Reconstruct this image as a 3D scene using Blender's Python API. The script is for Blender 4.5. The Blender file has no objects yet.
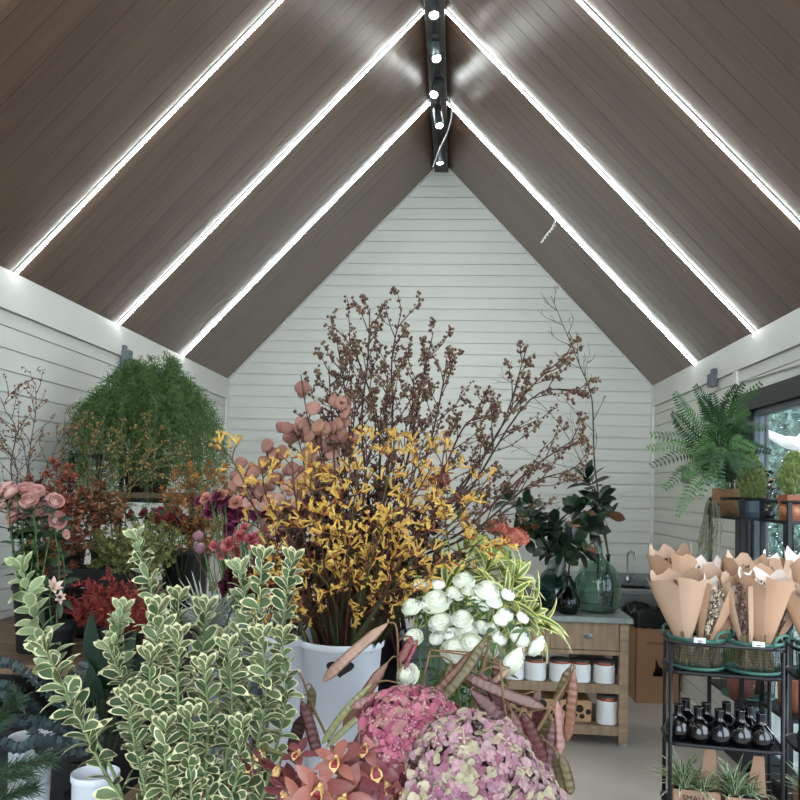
import bpy, bmesh, math, random
from mathutils import Vector, Matrix, Quaternion, noise as mnoise

# ---------------------------------------------------------------- camera, world, exposure
scene = bpy.context.scene
COL = scene.collection
V = Vector
PI = math.pi
YAW, PITCH, ROLL, FPX, PPY, CAMH = 0.0718, 0.0485, 0.0266, 780.0, 451.85, 1.55
_fw = V((-math.sin(YAW) * math.cos(PITCH), math.cos(YAW) * math.cos(PITCH), math.sin(PITCH)))
_r = V((math.cos(YAW), math.sin(YAW), 0))
_u = _r.cross(_fw)
CR = math.cos(ROLL) * _r + math.sin(ROLL) * _u
CU = -math.sin(ROLL) * _r + math.cos(ROLL) * _u
cam_data = bpy.data.cameras.new('camera')
cam_data.sensor_width = 36
cam_data.lens = FPX / 800 * 36
cam_data.shift_y = (PPY - 400) / 800
cam_data.clip_start = 0.02
cam = bpy.data.objects.new('camera', cam_data)
COL.objects.link(cam)
cam.matrix_world = Matrix((
    (CR.x, CU.x, -_fw.x, 0), (CR.y, CU.y, -_fw.y, 0), (CR.z, CU.z, -_fw.z, CAMH), (0, 0, 0, 1)))
scene.camera = cam


def at(px, py, Y):
    """world point of the photo's pixel (px, py) at the room depth Y"""
    d = _fw + CR * ((px - 400) / FPX) - CU * ((py - PPY) / FPX)
    return V((0, 0, CAMH)) + d * (Y / d.y)


world = bpy.data.worlds.new('overcast_sky')
scene.world = world
world.use_nodes = True
_bg = world.node_tree.nodes['Background']
_bg.inputs['Color'].default_value = (0.80, 0.90, 1.0, 1)
_bg.inputs['Strength'].default_value = 5.5
scene.view_settings.view_transform = 'Standard'
scene.view_settings.look = 'None'
scene.view_settings.gamma = 1
scene.view_settings.use_curve_mapping = False
scene.view_settings.exposure = 0.36
STRIP_POWER = 42.0
SPOT_POWER = 30.0

# ---------------------------------------------------------------- materials
def lin(c):
    c = c / 255
    return c / 12.92 if c <= 0.04045 else ((c + 0.055) / 1.055) ** 2.4


def rgb(r, g, b):
    return (lin(r), lin(g), lin(b), 1)


_MATS = {}
GAM = 1.0


def tone(c):
    p = [x ** GAM for x in rgb(*c)[:3]]
    if GAM > 1:
        l = .3 * p[0] + .55 * p[1] + .15 * p[2]
        p = [x * .86 + l * .14 for x in p]
    return (*p, 1)


def mat(name, c, rough=0.6, var=0.12, scale=9.0, metal=0.0, spec=0.4, bump=0.0, bscale=40.0, trans=0.0, c2=None,
        stretch=None, emit=0.0, ior=1.45, detail=3.0):
    """procedural material: base colour varied by noise, optional bump"""
    if name in _MATS:
        return _MATS[name]
    m = bpy.data.materials.new(name)
    m.use_nodes = True
    nt = m.node_tree
    b = nt.nodes['Principled BSDF']
    b.inputs['Roughness'].default_value = rough
    b.inputs['Metallic'].default_value = metal
    b.inputs['Specular IOR Level'].default_value = spec
    b.inputs['Transmission Weight'].default_value = trans
    b.inputs['IOR'].default_value = ior
    tc = nt.nodes.new('ShaderNodeTexCoord')
    src = tc.outputs['Object']
    if stretch:
        mp = nt.nodes.new('ShaderNodeMapping')
        mp.inputs['Scale'].default_value = stretch
        nt.links.new(src, mp.inputs['Vector'])
        src = mp.outputs['Vector']
    n = nt.nodes.new('ShaderNodeTexNoise')
    n.inputs['Scale'].default_value = scale
    n.inputs['Detail'].default_value = detail
    nt.links.new(src, n.inputs['Vector'])
    mx = nt.nodes.new('ShaderNodeMix')
    mx.data_type = 'RGBA'
    ca = tone(c)
    if c2 is None:
        A = tuple(x * (1 - var) for x in ca[:3]) + (1,)
        B = tuple(min(1, x * (1 + var)) for x in ca[:3]) + (1,)
    else:
        A, B = ca, tone(c2)
    mx.inputs['A'].default_value = A
    mx.inputs['B'].default_value = B
    rp = nt.nodes.new('ShaderNodeMapRange')
    rp.inputs['From Min'].default_value = 0.3
    rp.inputs['From Max'].default_value = 0.7
    nt.links.new(n.outputs['Fac'], rp.inputs['Value'])
    nt.links.new(rp.outputs['Result'], mx.inputs['Factor'])
    nt.links.new(mx.outputs['Result'], b.inputs['Base Color'])
    if bump:
        n2 = nt.nodes.new('ShaderNodeTexNoise')
        n2.inputs['Scale'].default_value = bscale
        nt.links.new(src, n2.inputs['Vector'])
        bp = nt.nodes.new('ShaderNodeBump')
        bp.inputs['Strength'].default_value = bump
        bp.inputs['Distance'].default_value = 0.01
        nt.links.new(n2.outputs['Fac'], bp.inputs['Height'])
        nt.links.new(bp.outputs['Normal'], b.inputs['Normal'])
    if emit:
        nt.links.new(mx.outputs['Result'], b.inputs['Emission Color'])
        b.inputs['Emission Strength'].default_value = emit
    _MATS[name] = m
    return m


# ---------------------------------------------------------------- objects
ORG = {}


def tag(o, label=None, cat=None, group=None, kind=None):
    if label: o['label'] = label
    if cat: o['category'] = cat
    if group: o['group'] = group
    if kind: o['kind'] = kind
    return o


def thing(name, label, cat, loc, group=None):
    o = bpy.data.objects.new(name, None)
    o.empty_display_size = 0.05
    COL.objects.link(o)
    o.location = loc
    ORG[o.name] = V(loc)
    return tag(o, label, cat, group)


class G:
    """collects faces in world coordinates, builds one mesh object"""
    def __init__(s):
        s.v, s.f, s.mi, s.mats = [], [], [], []

    def m(s, mt):
        if mt not in s.mats: s.mats.append(mt)
        return s.mats.index(mt)

    def add(s, vs, fs, mt):
        k = len(s.v)
        s.v.extend(vs)
        i = s.m(mt)
        for f in fs:
            s.f.append([k + j for j in f])
            s.mi.append(i)

    def box(s, c, size, mt, R=None):
        x, y, z = size[0] / 2, size[1] / 2, size[2] / 2
        vs = [V((a * x, b * y, d * z)) for a in (-1, 1) for b in (-1, 1) for d in (-1, 1)]
        if R: vs = [R @ p for p in vs]
        c = V(c)
        s.add([c + p for p in vs], [(0, 1, 3, 2), (4, 6, 7, 5), (0, 4, 5, 1), (2, 3, 7, 6), (0, 2, 6, 4), (1, 5, 7, 3)], mt)

    def bbox(s, lo, hi, mt):
        s.box([(a + b) / 2 for a, b in zip(lo, hi)], [b - a for a, b in zip(lo, hi)], mt)

    def tube(s, pts, r, mt, n=6, cap=True):
        pts = [V(p) for p in pts]
        k = len(pts)
        rs = r if isinstance(r, (list, tuple)) else [r] * k
        vs, fs = [], []
        a = None
        for i, p in enumerate(pts):
            d = (pts[min(i + 1, k - 1)] - pts[max(i - 1, 0)])
            d = d.normalized() if d.length > 1e-9 else V((0, 0, 1))
            if a is None:
                a = d.orthogonal().normalized()
            a = (a - d * a.dot(d))
            a = a.normalized() if a.length > 1e-6 else d.orthogonal().normalized()
            b = d.cross(a)
            for j in range(n):
                t = 2 * PI * j / n
                vs.append(p + (a * math.cos(t) + b * math.sin(t)) * rs[i])
        for i in range(k - 1):
            for j in range(n):
                q = (j + 1) % n
                fs.append((i * n + j, i * n + q, (i + 1) * n + q, (i + 1) * n + j))
        if cap:
            fs.append(tuple(range(n))[::-1])
            fs.append(tuple((k - 1) * n + j for j in range(n)))
        s.add(vs, fs, mt)

    def lathe(s, c, prof, mt, n=24, M=None, ang=2 * PI, wob=None):
        """prof: list of (r, z)"""
        c = V(c)
        vs, fs = [], []
        for (r, z) in prof:
            for j in range(n):
                t = ang * j / n
                rr = r * (wob(t, z) if wob else 1)
                p = V((rr * math.cos(t), rr * math.sin(t), z))
                vs.append(c + (M @ p if M else p))
        for i in range(len(prof) - 1):
            for j in range(n):
                q = (j + 1) % n
                fs.append((i * n + j, i * n + q, (i + 1) * n + q, (i + 1) * n + j))
        s.add(vs, fs, mt)

    def ell(s, c, r, mt, n=8, k=5, M=None):
        rx, ry, rz = r if isinstance(r, (tuple, list)) else (r, r, r)
        c = V(c)
        vs, fs = [], []
        for i in range(k + 1):
            ph = PI * i / k
            for j in range(n):
                t = 2 * PI * j / n
                p = V((rx * math.sin(ph) * math.cos(t), ry * math.sin(ph) * math.sin(t), -rz * math.cos(ph)))
                vs.append(c + (M @ p if M else p))
        for i in range(k):
            for j in range(n):
                q = (j + 1) % n
                if i == 0: fs.append((j, n + q, n + j))
                elif i == k - 1: fs.append((i * n + j, i * n + q, k * n + j))
                else: fs.append((i * n + j, i * n + q, (i + 1) * n + q, (i + 1) * n + j))
        s.add(vs, fs, mt)

    def octa(s, c, r, mt):
        c = V(c)
        vs = [c + V(p) * r for p in ((1, 0, 0), (0, 1, 0), (-1, 0, 0), (0, -1, 0), (0, 0, 1.1), (0, 0, -1.1))]
        s.add(vs, [(0, 1, 4), (1, 2, 4), (2, 3, 4), (3, 0, 4), (1, 0, 5), (2, 1, 5), (3, 2, 5), (0, 3, 5)], mt)

    def leaf(s, p, d, n, L, W, mt, edge=None, seg=4, fold=0.12, droop=0.25, peak=0.5, ew=0.68, tip=0.0):
        """leaf blade from p along d; n: upper side; edge: material of a pale margin"""
        p, d, n = V(p), V(d).normalized(), V(n)
        n = n - d * n.dot(d)
        n = n.normalized() if n.length > 1e-5 else d.orthogonal().normalized()
        sd = d.cross(n)
        vs, fi, fe = [], [], []
        cols = 5 if edge else 3
        ex = math.log(0.5) / math.log(min(max(peak, 0.05), 0.95))
        for i in range(seg + 1):
            t = i / seg
            w = max(math.sin(PI * t ** ex) ** 0.8 if 0 < t < 1 else 0, 0.06 + tip * t)
            c = p + d * (L * t * (1 - 0.3 * abs(droop) * t * t)) - n * (droop * L * t * t)
            off = (-1, -ew, 0, ew, 1) if edge else (-1, 0, 1)
            for o in off:
                vs.append(c + sd * (o * w * W / 2) + n * (abs(o) * w * W * fold))
        k0 = len(s.v)
        s.v.extend(vs)
        im = s.m(mt)
        ie = s.m(edge) if edge else im
        for i in range(seg):
            for j in range(cols - 1):
                a = k0 + i * cols + j
                s.f.append([a, a + 1, a + cols + 1, a + cols])
                s.mi.append(ie if edge and (j in (0, 3) or i == seg - 1 and seg > 3) else im)

    def quad(s, p, d, n, L, W, mt):
        """small leaflet: folded diamond"""
        d = d.normalized()
        sd = d.cross(n)
        sd = sd.normalized() if sd.length > 1e-5 else d.orthogonal()
        nn = sd.cross(d)
        vs = [p, p + d * L * 0.5 + sd * W / 2, p + d * L - nn * L * 0.15, p + d * L * 0.5 - sd * W / 2]
        s.add(vs, [(0, 1, 2, 3)], mt)

    def needle(s, p, d, L, w, mt):
        sd = d.orthogonal().normalized() * w
        s.add([p - sd, p + sd, p + d * L], [(0, 1, 2)], mt)

    def build(s, name, parent=None, org=None, smooth=True, bevel=0):
        me = bpy.data.meshes.new(name)
        o = bpy.data.objects.new(name, me)
        COL.objects.link(o)
        if parent is not None:
            o0 = ORG[parent.name]
            o.parent = parent
        else:
            o0 = V(org) if org is not None else V((0, 0, 0))
            o.location = o0
        ORG[o.name] = o0
        me.from_pydata([tuple(p - o0) for p in s.v], [], s.f)
        for mt in s.mats: me.materials.append(mt)
        me.polygons.foreach_set('material_index', s.mi)
        if smooth: me.polygons.foreach_set('use_smooth', [True] * len(s.f))
        me.update()
        if bevel:
            b = o.modifiers.new('soft_edge', 'BEVEL')
            b.width = bevel
            b.segments = 2
            b.limit_method = 'ANGLE'
            b.harden_normals = False
        return o


def data_of(g, name):
    """mesh data only, modelled round the origin"""
    me = bpy.data.meshes.new(name)
    me.from_pydata([tuple(p) for p in g.v], [], g.f)
    for mt in g.mats: me.materials.append(mt)
    me.polygons.foreach_set('material_index', g.mi)
    me.polygons.foreach_set('use_smooth', [True] * len(g.f))
    me.update()
    return me


def put(me, name, parent, loc, rot=None, scale=1.0):
    """link a copy of shared mesh data at a world place under parent"""
    o = bpy.data.objects.new(name, me)
    COL.objects.link(o)
    if parent is not None:
        o.parent = parent
        o.location = V(loc) - ORG[parent.name]
        ORG[o.name] = ORG[parent.name]
    else:
        o.location = loc
        ORG[o.name] = V(loc)
    if rot is not None:
        o.rotation_mode = 'QUATERNION'
        o.rotation_quaternion = rot
    o.scale = (scale,) * 3 if not isinstance(scale, (tuple, list)) else scale
    return o


def copy_tree(o, parent=None):
    c = o.copy()
    COL.objects.link(c)
    c.parent = parent
    for ch in list(o.children):
        copy_tree(ch, c)
    return c


def aim(d, spin=0.0):
    """rotation taking +Z to d"""
    q = V((0, 0, 1)).rotation_difference(V(d).normalized())
    return q @ Quaternion((0, 0, 1), spin)


def bez(pts, n=14):
    """smooth path through points (Catmull-Rom)"""
    pts = [V(p) for p in pts]
    if len(pts) == 2:
        return [pts[0].lerp(pts[1], i / n) for i in range(n + 1)]
    P = [pts[0] * 2 - pts[1]] + pts + [pts[-1] * 2 - pts[-2]]
    out = []
    per = max(2, n // (len(pts) - 1))
    for i in range(1, len(P) - 2):
        for k in range(per):
            t = k / per
            a, b, c, d = P[i - 1], P[i], P[i + 1], P[i + 2]
            out.append(0.5 * ((2 * b) + (c - a) * t + (2 * a - 5 * b + 4 * c - d) * t * t + (3 * b - a - 3 * c + d) * t ** 3))
    out.append(pts[-1])
    return out


def rnd(rg, s=1.0):
    return V((rg.uniform(-s, s), rg.uniform(-s, s), rg.uniform(-s, s)))


def sub(path, t):
    """point and direction at fraction t"""
    k = len(path) - 1
    x = min(max(t, 0), 0.9999) * k
    i = int(x)
    return path[i].lerp(path[i + 1], x - i), (path[i + 1] - path[i]).normalized()


ORD = ['first', 'second', 'third', 'fourth', 'fifth', 'sixth', 'seventh', 'eighth', 'ninth', 'tenth', 'eleventh', 'twelfth',
       'thirteenth', 'fourteenth', 'fifteenth', 'sixteenth', 'seventeenth', 'eighteenth', 'nineteenth', 'twentieth',
       'twenty-first', 'twenty-second', 'twenty-third', 'twenty-fourth', 'twenty-fifth', 'twenty-sixth', 'twenty-seventh',
       'twenty-eighth', 'twenty-ninth', 'thirtieth', 'thirty-first', 'thirty-second', 'thirty-third', 'thirty-fourth', 'thirty-fifth', 'thirty-sixth']
# ---------------------------------------------------------------- the room
XL, XR, YB, YF, ZE, ZA = -2.117, 1.734, 7.0, -1.6, 2.508, 4.562
XM = (XL + XR) / 2
PAINT = mat('white_paint', (205, 207, 200), 0.55, 0.03, 3)
PAINT_TRIM = mat('white_trim_paint', (210, 211, 205), 0.5, 0.02, 3)
BLACK_METAL = mat('black_metal', (18, 19, 20), 0.45, 0.1, 20, spec=0.35)
DARK_FRAME = mat('dark_window_frame', (38, 42, 44), 0.45, 0.08, 10)


def structure(o):
    o['kind'] = 'structure'
    return o


def siding(g, o, u, n, span, z0, z1, pitch=0.103, gap=0.006, dep=0.008):
    """lapped boards; span(z) -> (u0, u1) list of runs"""
    o, u, n = V(o), V(u), V(n)
    k = int(math.ceil((z1 - z0) / pitch))
    for i in range(k):
        a, b = z0 + i * pitch + gap / 2, min(z0 + (i + 1) * pitch - gap / 2, z1)
        if b <= a: continue
        ra, rb = span(a), span(b)
        for (a0, a1), (b0, b1) in zip(ra, rb):
            if a1 - a0 < 0.005: continue
            P = lambda uu, zz, dd: o + u * uu + V((0, 0, zz)) - n * dd
            vs = [P(a0, a, 0), P(a1, a, 0), P(b1, b, 0), P(b0, b, 0), P(a0, a, dep), P(a1, a, dep), P(b1, b, dep), P(b0, b, dep)]
            g.add(vs, [(0, 1, 2, 3), (4, 5, 1, 0), (3, 2, 6, 7)], PAINT)


# floor
m = mat('stained_concrete', (150, 142, 134), 0.5, 0.1, 1.6, c2=(176, 168, 160), bump=0.08, bscale=60, detail=8)
g = G()
g.bbox((XL - .1, YF, -0.1), (XR + .1, YB + .1, 0), m)
structure(g.build('floor', smooth=False))
g = G()
gm = mat('outdoor_paving', (120, 120, 116), 0.8, 0.2, 6)
g.bbox((XR + .1, -6, -0.16), (14, 14, -0.04), gm)
g.bbox((-14, -9, -0.16), (XR + .1, YF, -0.04), gm)
structure(g.build('ground', smooth=False))

# back wall with gable
g = G()
half = (XR - XL) / 2
slope = (ZA - ZE) / half
sp = lambda z: [((XL, XR) if z <= ZE else (XL + (z - ZE) / slope, XR - (z - ZE) / slope))]
siding(g, (0, YB, 0), (1, 0, 0), (0, -1, 0), sp, 0, ZA)
g.add([V((XL - .1, YB + .013, 0)), V((XR + .1, YB + .013, 0)), V((XR + .1, YB + .013, ZE)), V((XM, YB + .013, ZA + .1)), V((XL - .1, YB + .013, ZE)),
       V((XL - .1, YB + .12, 0)), V((XR + .1, YB + .12, 0)), V((XR + .1, YB + .12, ZE)), V((XM, YB + .12, ZA + .1)), V((XL - .1, YB + .12, ZE))],
      [(0, 1, 2, 3, 4), (9, 8, 7, 6, 5), (0, 5, 6, 1), (1, 6, 7, 2), (2, 7, 8, 3), (3, 8, 9, 4), (4, 9, 5, 0)], PAINT)
structure(g.build('wall_back', smooth=False))
# left wall
TB = 0.17
g = G()
siding(g, (XL, 0, 0), (0, 1, 0), (1, 0, 0), lambda z: [(YF, YB)], 0, ZE - TB)
g.bbox((XL - .12, YF, 0), (XL - .013, YB + .1, ZE + .05), PAINT)
structure(g.build('wall_left', smooth=False))
# right wall: window by the racks, doorway towards the viewer
WY0, WY1, WZ = 3.78, 4.9, 2.18
DY0 = 1.5
g = G()
siding(g, (XR, 0, 0), (0, 1, 0), (-1, 0, 0), lambda z: [(YF, DY0), (WY1, YB)] if z < WZ else [(YF, WY1), (WY1, YB)], 0, ZE - TB)
g.bbox((XR + .013, WY1, 0), (XR + .12, YB + .1, ZE + .05), PAINT)
g.bbox((XR + .013, YF, 0), (XR + .12, DY0, ZE + .05), PAINT)
g.bbox((XR + .013, DY0, WZ), (XR + .12, WY1, ZE + .05), PAINT)
structure(g.build('wall_right', smooth=False))
# eave boards and the thin bead along the gable
g = G(); g.bbox((XL - .012, YF, ZE - TB + .004), (XL + .016, YB, ZE + .03), PAINT_TRIM); structure(g.build('trim_1', smooth=False))
g = G()
g.bbox((XR - .016, YF, ZE - TB + .004), (XR + .012, YB, ZE + .03), PAINT_TRIM)
g.bbox((XR - .014, 4.94, WZ), (XR + .012, 5.0, ZE - TB + .004), PAINT_TRIM)
structure(g.build('trim_2', smooth=False))
for k, s in ((3, -1), (4, 1)):
    g = G()
    a, b = V((XM + s * half, YB - .012, ZE)), V((XM, YB - .012, ZA))
    g.tube([a, b], 0.014, PAINT_TRIM, 4)
    structure(g.build('trim_%d' % k, smooth=False))
for k, s in ((5, XL + .012), (6, XR - .012)):
    g = G(); g.bbox((s - .012, YB - .024, 0), (s + .012, YB, ZE), PAINT_TRIM); structure(g.build('trim_%d' % k, smooth=False))
for nm, lo, hi in (('baseboard_left', (XL, YF, 0), (XL + .015, YB, .09)), ('baseboard_back', (XL, YB - .015, 0), (XR, YB, .09)),
                   ('baseboard_right', (XR - .015, WY1, 0), (XR, YB, .09))):
    g = G(); g.bbox(lo, hi, PAINT_TRIM); structure(g.build(nm, smooth=False))

# ceiling: dark stained boards running up the slope
def wood_ceiling(name):
    mt = bpy.data.materials.new(name)
    mt.use_nodes = True
    nt = mt.node_tree
    b = nt.nodes['Principled BSDF']
    tc = nt.nodes.new('ShaderNodeTexCoord')
    sx = nt.nodes.new('ShaderNodeSeparateXYZ')
    nt.links.new(tc.outputs['Object'], sx.inputs[0])
    dv = nt.nodes.new('ShaderNodeMath'); dv.operation = 'DIVIDE'; dv.inputs[1].default_value = BW
    ad = nt.nodes.new('ShaderNodeMath'); ad.operation = 'ADD'; ad.inputs[1].default_value = 100.0
    fl = nt.nodes.new('ShaderNodeMath'); fl.operation = 'FLOOR'
    nt.links.new(sx.outputs['Y'], dv.inputs[0]); nt.links.new(dv.outputs[0], ad.inputs[0]); nt.links.new(ad.outputs[0], fl.inputs[0])
    wn = nt.nodes.new('ShaderNodeTexWhiteNoise'); wn.noise_dimensions = '1D'
    nt.links.new(fl.outputs[0], wn.inputs['W'])
    mp = nt.nodes.new('ShaderNodeMapping'); mp.inputs['Scale'].default_value = (2.2, 26, 2.2)
    nt.links.new(tc.outputs['Object'], mp.inputs['Vector'])
    ns = nt.nodes.new('ShaderNodeTexNoise'); ns.inputs['Scale'].default_value = 1.6; ns.inputs['Detail'].default_value = 6
    nt.links.new(mp.outputs[0], ns.inputs['Vector'])
    av = nt.nodes.new('ShaderNodeMath'); av.operation = 'MULTIPLY_ADD'; av.inputs[1].default_value = 0.45
    nt.links.new(wn.outputs['Value'], av.inputs[0]); nt.links.new(ns.outputs['Fac'], av.inputs[2])
    rp = nt.nodes.new('ShaderNodeValToRGB')
    rp.color_ramp.elements[0].position = 0.35; rp.color_ramp.elements[0].color = rgb(84, 63, 51)
    rp.color_ramp.elements[1].position = 1.0; rp.color_ramp.elements[1].color = rgb(108, 85, 69)
    nt.links.new(av.outputs[0], rp.inputs['Fac'])
    nt.links.new(rp.outputs['Color'], b.inputs['Base Color'])
    b.inputs['Roughness'].default_value = 0.33
    b.inputs['Specular IOR Level'].default_value = 0.85
    return mt


BW = 0.128
CEIL = wood_ceiling('dark_stained_ceiling_boards')
for nm, s in (('ceiling_left', -1), ('ceiling_right', 1)):
    g = G()
    lo, hi = V((XM + s * (half + .12), 0, ZE - .12 * slope)), V((XM, 0, ZA))
    nn = V((s * slope, 0, 1)).normalized()
    y = YF - .8
    k = 0
    while y < YB + .1:
        a, b = y + .0012, min(y + BW - .0012, YB + .1)
        vs = [lo + V((0, a, 0)), lo + V((0, b, 0)), hi + V((0, b, 0)), hi + V((0, a, 0))]
        c = [p + nn * .006 for p in vs]
        e = .004
        vs2 = [vs[0], vs[1], vs[2], vs[3]] + c
        g.add(vs2, [(0, 1, 2, 3), (0, 3, 7, 4), (1, 5, 6, 2)], CEIL)
        y += BW
        k += 1
    a, b = YF - .8, YB + .1
    A = [q + V((0, e, 0)) + nn * .006 for q, e in ((lo, a), (lo, b), (hi, b), (hi, a))]
    B = [p + nn * .12 for p in A]
    g.add(A + B, [(0, 1, 2, 3), (7, 6, 5, 4), (0, 4, 5, 1), (1, 5, 6, 2), (2, 6, 7, 3), (3, 7, 4, 0)], CEIL)
    structure(g.build(nm, smooth=False))
# ridge beam
g = G()
BEAM = mat('dark_ridge_beam', (58, 52, 48), 0.5, 0.15, 6, stretch=(1, .2, 1))
BZ = ZA - .115
g.bbox((XM - .062, YF - .8, BZ), (XM + .062, YB - .02, ZA - .03), BEAM)
structure(g.build('trim_7', smooth=False, bevel=.004))

# LED strips
LEDM = bpy.data.materials.new('led_diffuser')
LEDM.use_nodes = True
_n = LEDM.node_tree
_e = _n.nodes['Principled BSDF']
_e.inputs['Base Color'].default_value = (0.9, 0.9, 0.9, 1)
_e.inputs['Emission Color'].default_value = (0.93, 1.0, 0.985, 1)
_e.inputs['Emission Strength'].default_value = STRIP_POWER
ALU = mat('white_profile', (222, 224, 224), 0.5, 0.03, 10)
_strips = [YB - 1.225 - 1.1362 * i for i in range(6)]
_place = ['the gable wall', 'the gable wall', 'the gable wall', 'the gable wall', 'the gable wall', 'the gable wall']
for side, s in (('fern', -1), ('window', 1)):
    for i, y in enumerate(_strips):
        lo, hi = V((XM + s * (half - .01), y, ZE + .01 * slope)), V((XM + s * .066, y, ZA - .066 * slope))
        nn = V((-s * slope, 0, -1)).normalized()
        t = thing('led_strip_light', 'bright linear light on the dark slope over the %s, %s from the gable wall' % (
            'asparagus fern' if s < 0 else 'window', ORD[i]), 'light', lo, 'linear lights running up the ceiling')
        g = G()
        R = Matrix((( (hi - lo).normalized().x, 0, nn.x), (0, 1, 0), ((hi - lo).normalized().z, 0, nn.z)))
        L = (hi - lo).length
        mid = (lo + hi) / 2
        g.box(mid + nn * .003, (L, .024, .006), ALU, R)
        g.build('profile', t, smooth=False)
        g = G()
        g.box(mid + nn * .008, (L, .013, .005), LEDM, R)
        g.build('diffuser', t, smooth=False)

# spotlights on the beam
SPOTM = bpy.data.materials.new('spot_lens')
SPOTM.use_nodes = True
_e = SPOTM.node_tree.nodes['Principled BSDF']
_e.inputs['Emission Color'].default_value = (1, 1, .97, 1)
_e.inputs['Emission Strength'].default_value = 25
SPOTB = mat('grey_spot_body', (96, 104, 106), 0.3, 0.05, 10, metal=0.6)
TRACK = mat('track_black', (34, 35, 36), 0.5, 0.1, 10)
t = thing('light_track', 'black track rail fixed under the ridge beam carrying spotlights', 'track', (XM, 3, BZ))
g = G(); g.bbox((XM - .018, 3.2, BZ - .03), (XM + .018, 6.75, BZ), TRACK); g.build('rail', t, smooth=False, bevel=.003)
_sp = [(4.36, (0.10, -.35, -1)), (4.82, (.16, -.42, -1)), (5.28, (-.25, -.55, -1)), (5.72, (.16, -.4, -1)), (6.35, (.05, -.1, -1)), (3.7, (.1, -.3, -1))]
for i, (y, d) in enumerate(_sp):
    d = V(d).normalized()
    t = thing('track_spotlight', 'grey cylinder spotlight under the ridge beam, %s from the gable wall' % ORD[[4, 3, 2, 1, 0, 5][i]], 'light', (XM, y, BZ - .03), 'spotlights on the ridge track')
    p = V((XM, y, BZ - .03))
    g = G(); g.bbox((XM - .022, y - .05, BZ - .052), (XM + .022, y + .05, BZ - .03), TRACK); g.tube([p - V((0, 0, .02)), p - V((0, 0, .055))], .009, TRACK, 8); g.build('bracket', t, smooth=False)
    c = p - V((0, 0, .075))
    Q = aim(d).to_matrix()
    g = G()
    g.lathe(c, [(0, -.085), (.03, -.085), (.034, -.08), (.034, .085), (.030, .088), (.028, .078), (0, .078)], SPOTB, 20, Q)
    g.build('body', t)
    g = G()
    g.lathe(c + d * .081, [(0, .001), (.026, .001), (.026, -.004)], SPOTM, 18, Q)
    g.build('lens', t)
    ld = bpy.data.lights.new('spot_lamp', 'SPOT')
    ld.energy = SPOT_POWER
    ld.spot_size = math.radians(75)
    ld.spot_blend = 0.7
    ld.shadow_soft_size = .03
    ld.color = (1, .98, .94)
    lo_ = bpy.data.objects.new('spot_lamp', ld)
    COL.objects.link(lo_)
    lo_.parent = t
    lo_.location = c + d * .10 - V(t.location)
    lo_.rotation_mode = 'QUATERNION'
    lo_.rotation_quaternion = V((0, 0, -1)).rotation_difference(d)

# loose white cables
WC = mat('white_cable', (225, 226, 222), 0.5, 0.03, 10)
g = G()
g.tube(bez([at(448, 96, 5.6), at(452, 112, 5.5), at(447, 133, 5.5), at(439, 150, 5.7), at(433, 167, 5.9)], 24), .005, WC, 6)
tag(g.build('cable', org=at(448, 96, 5.6)), 'loose white cable hanging from the ridge beam near the gable wall', 'cable')
g = G()
P0 = at(556, 219, 5.75)
g.tube(bez([P0, at(552, 228, 5.6), at(547, 234, 5.55), at(541, 243, 5.55)], 20), .006, WC, 6)
for k in range(6):
    q = at(555 - k * 2.4, 226 + k * 3, 5.58)
    g.octa(q, .009, WC)
tag(g.build('cable', org=P0), 'short frayed white wire dangling off a ceiling strip light', 'cable')

# small wall boxes
GREYP = mat('grey_plastic', (92, 98, 102), 0.5, 0.05, 10)
t = thing('wall_sensor', 'small grey bracket box high on the boards above the bushy fern', 'sensor', (XL + .02, 4.75, 2.32))
g = G(); g.bbox((XL + .016, 4.70, 2.22), (XL + .07, 4.76, 2.38), GREYP); g.build('housing', t, smooth=False, bevel=.006)
g = G(); g.bbox((XL + .016, 4.71, 2.38), (XL + .035, 4.75, 2.41), GREYP); g.build('clip', t, smooth=False)
p = V((XR - .02, 5.33, 2.36))
t = thing('wall_sensor', 'small grey bracket box on the eave board above the sword fern', 'sensor', p)
g = G(); g.bbox((XR - .06, 5.29, 2.29), (XR - .014, 5.36, 2.38), GREYP); g.build('housing', t, smooth=False, bevel=.006)
g = G(); g.bbox((XR - .045, 5.28, 2.37), (XR - .014, 5.33, 2.41), GREYP); g.build('clip', t, smooth=False)
p = V((XR, 6.05, 1.67))
t = thing('switch_box', 'flat grey switch plate on the white boards beside the sword fern', 'switch', p)
g = G(); g.bbox((XR - .018, 5.93, 1.66), (XR, 6.09, 1.78), GREYP); g.build('plate', t, smooth=False, bevel=.004)
g = G(); g.bbox((XR - .026, 5.97, 1.69), (XR - .018, 6.05, 1.75), mat('switch_rocker', (112, 118, 120), .4)); g.build('rocker', t, smooth=False, bevel=.002)

# window beside the racks
GLASS = bpy.data.materials.new('window_glass')
GLASS.use_nodes = True
nt = GLASS.node_tree
b = nt.nodes['Principled BSDF']
b.inputs['Base Color'].default_value = (.82, .93, .95, 1)
b.inputs['Roughness'].default_value = 0.0
b.inputs['Transmission Weight'].default_value = 1
b.inputs['IOR'].default_value = 1.45
wnd = bpy.data.objects.new('window_1', None)
COL.objects.link(wnd)
wnd.location = (XR, WY0, 0)
ORG[wnd.name] = V(wnd.location)
wnd['kind'] = 'structure'
g = G()
for lo, hi in (((XR - .03, WY1 - .19, 0), (XR + .1, WY1, WZ)), ((XR - .03, WY0, WZ - .11), (XR + .1, WY1 - .19, WZ)), ((XR - .03, WY0, 0), (XR + .1, WY0 + .06, WZ - .11)),
               ((XR - .03, WY0 + .06, 0), (XR + .1, WY1 - .19, .12))):
    g.bbox(lo, hi, DARK_FRAME)
g.build('window_frame', wnd, smooth=False, bevel=.004)
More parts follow.
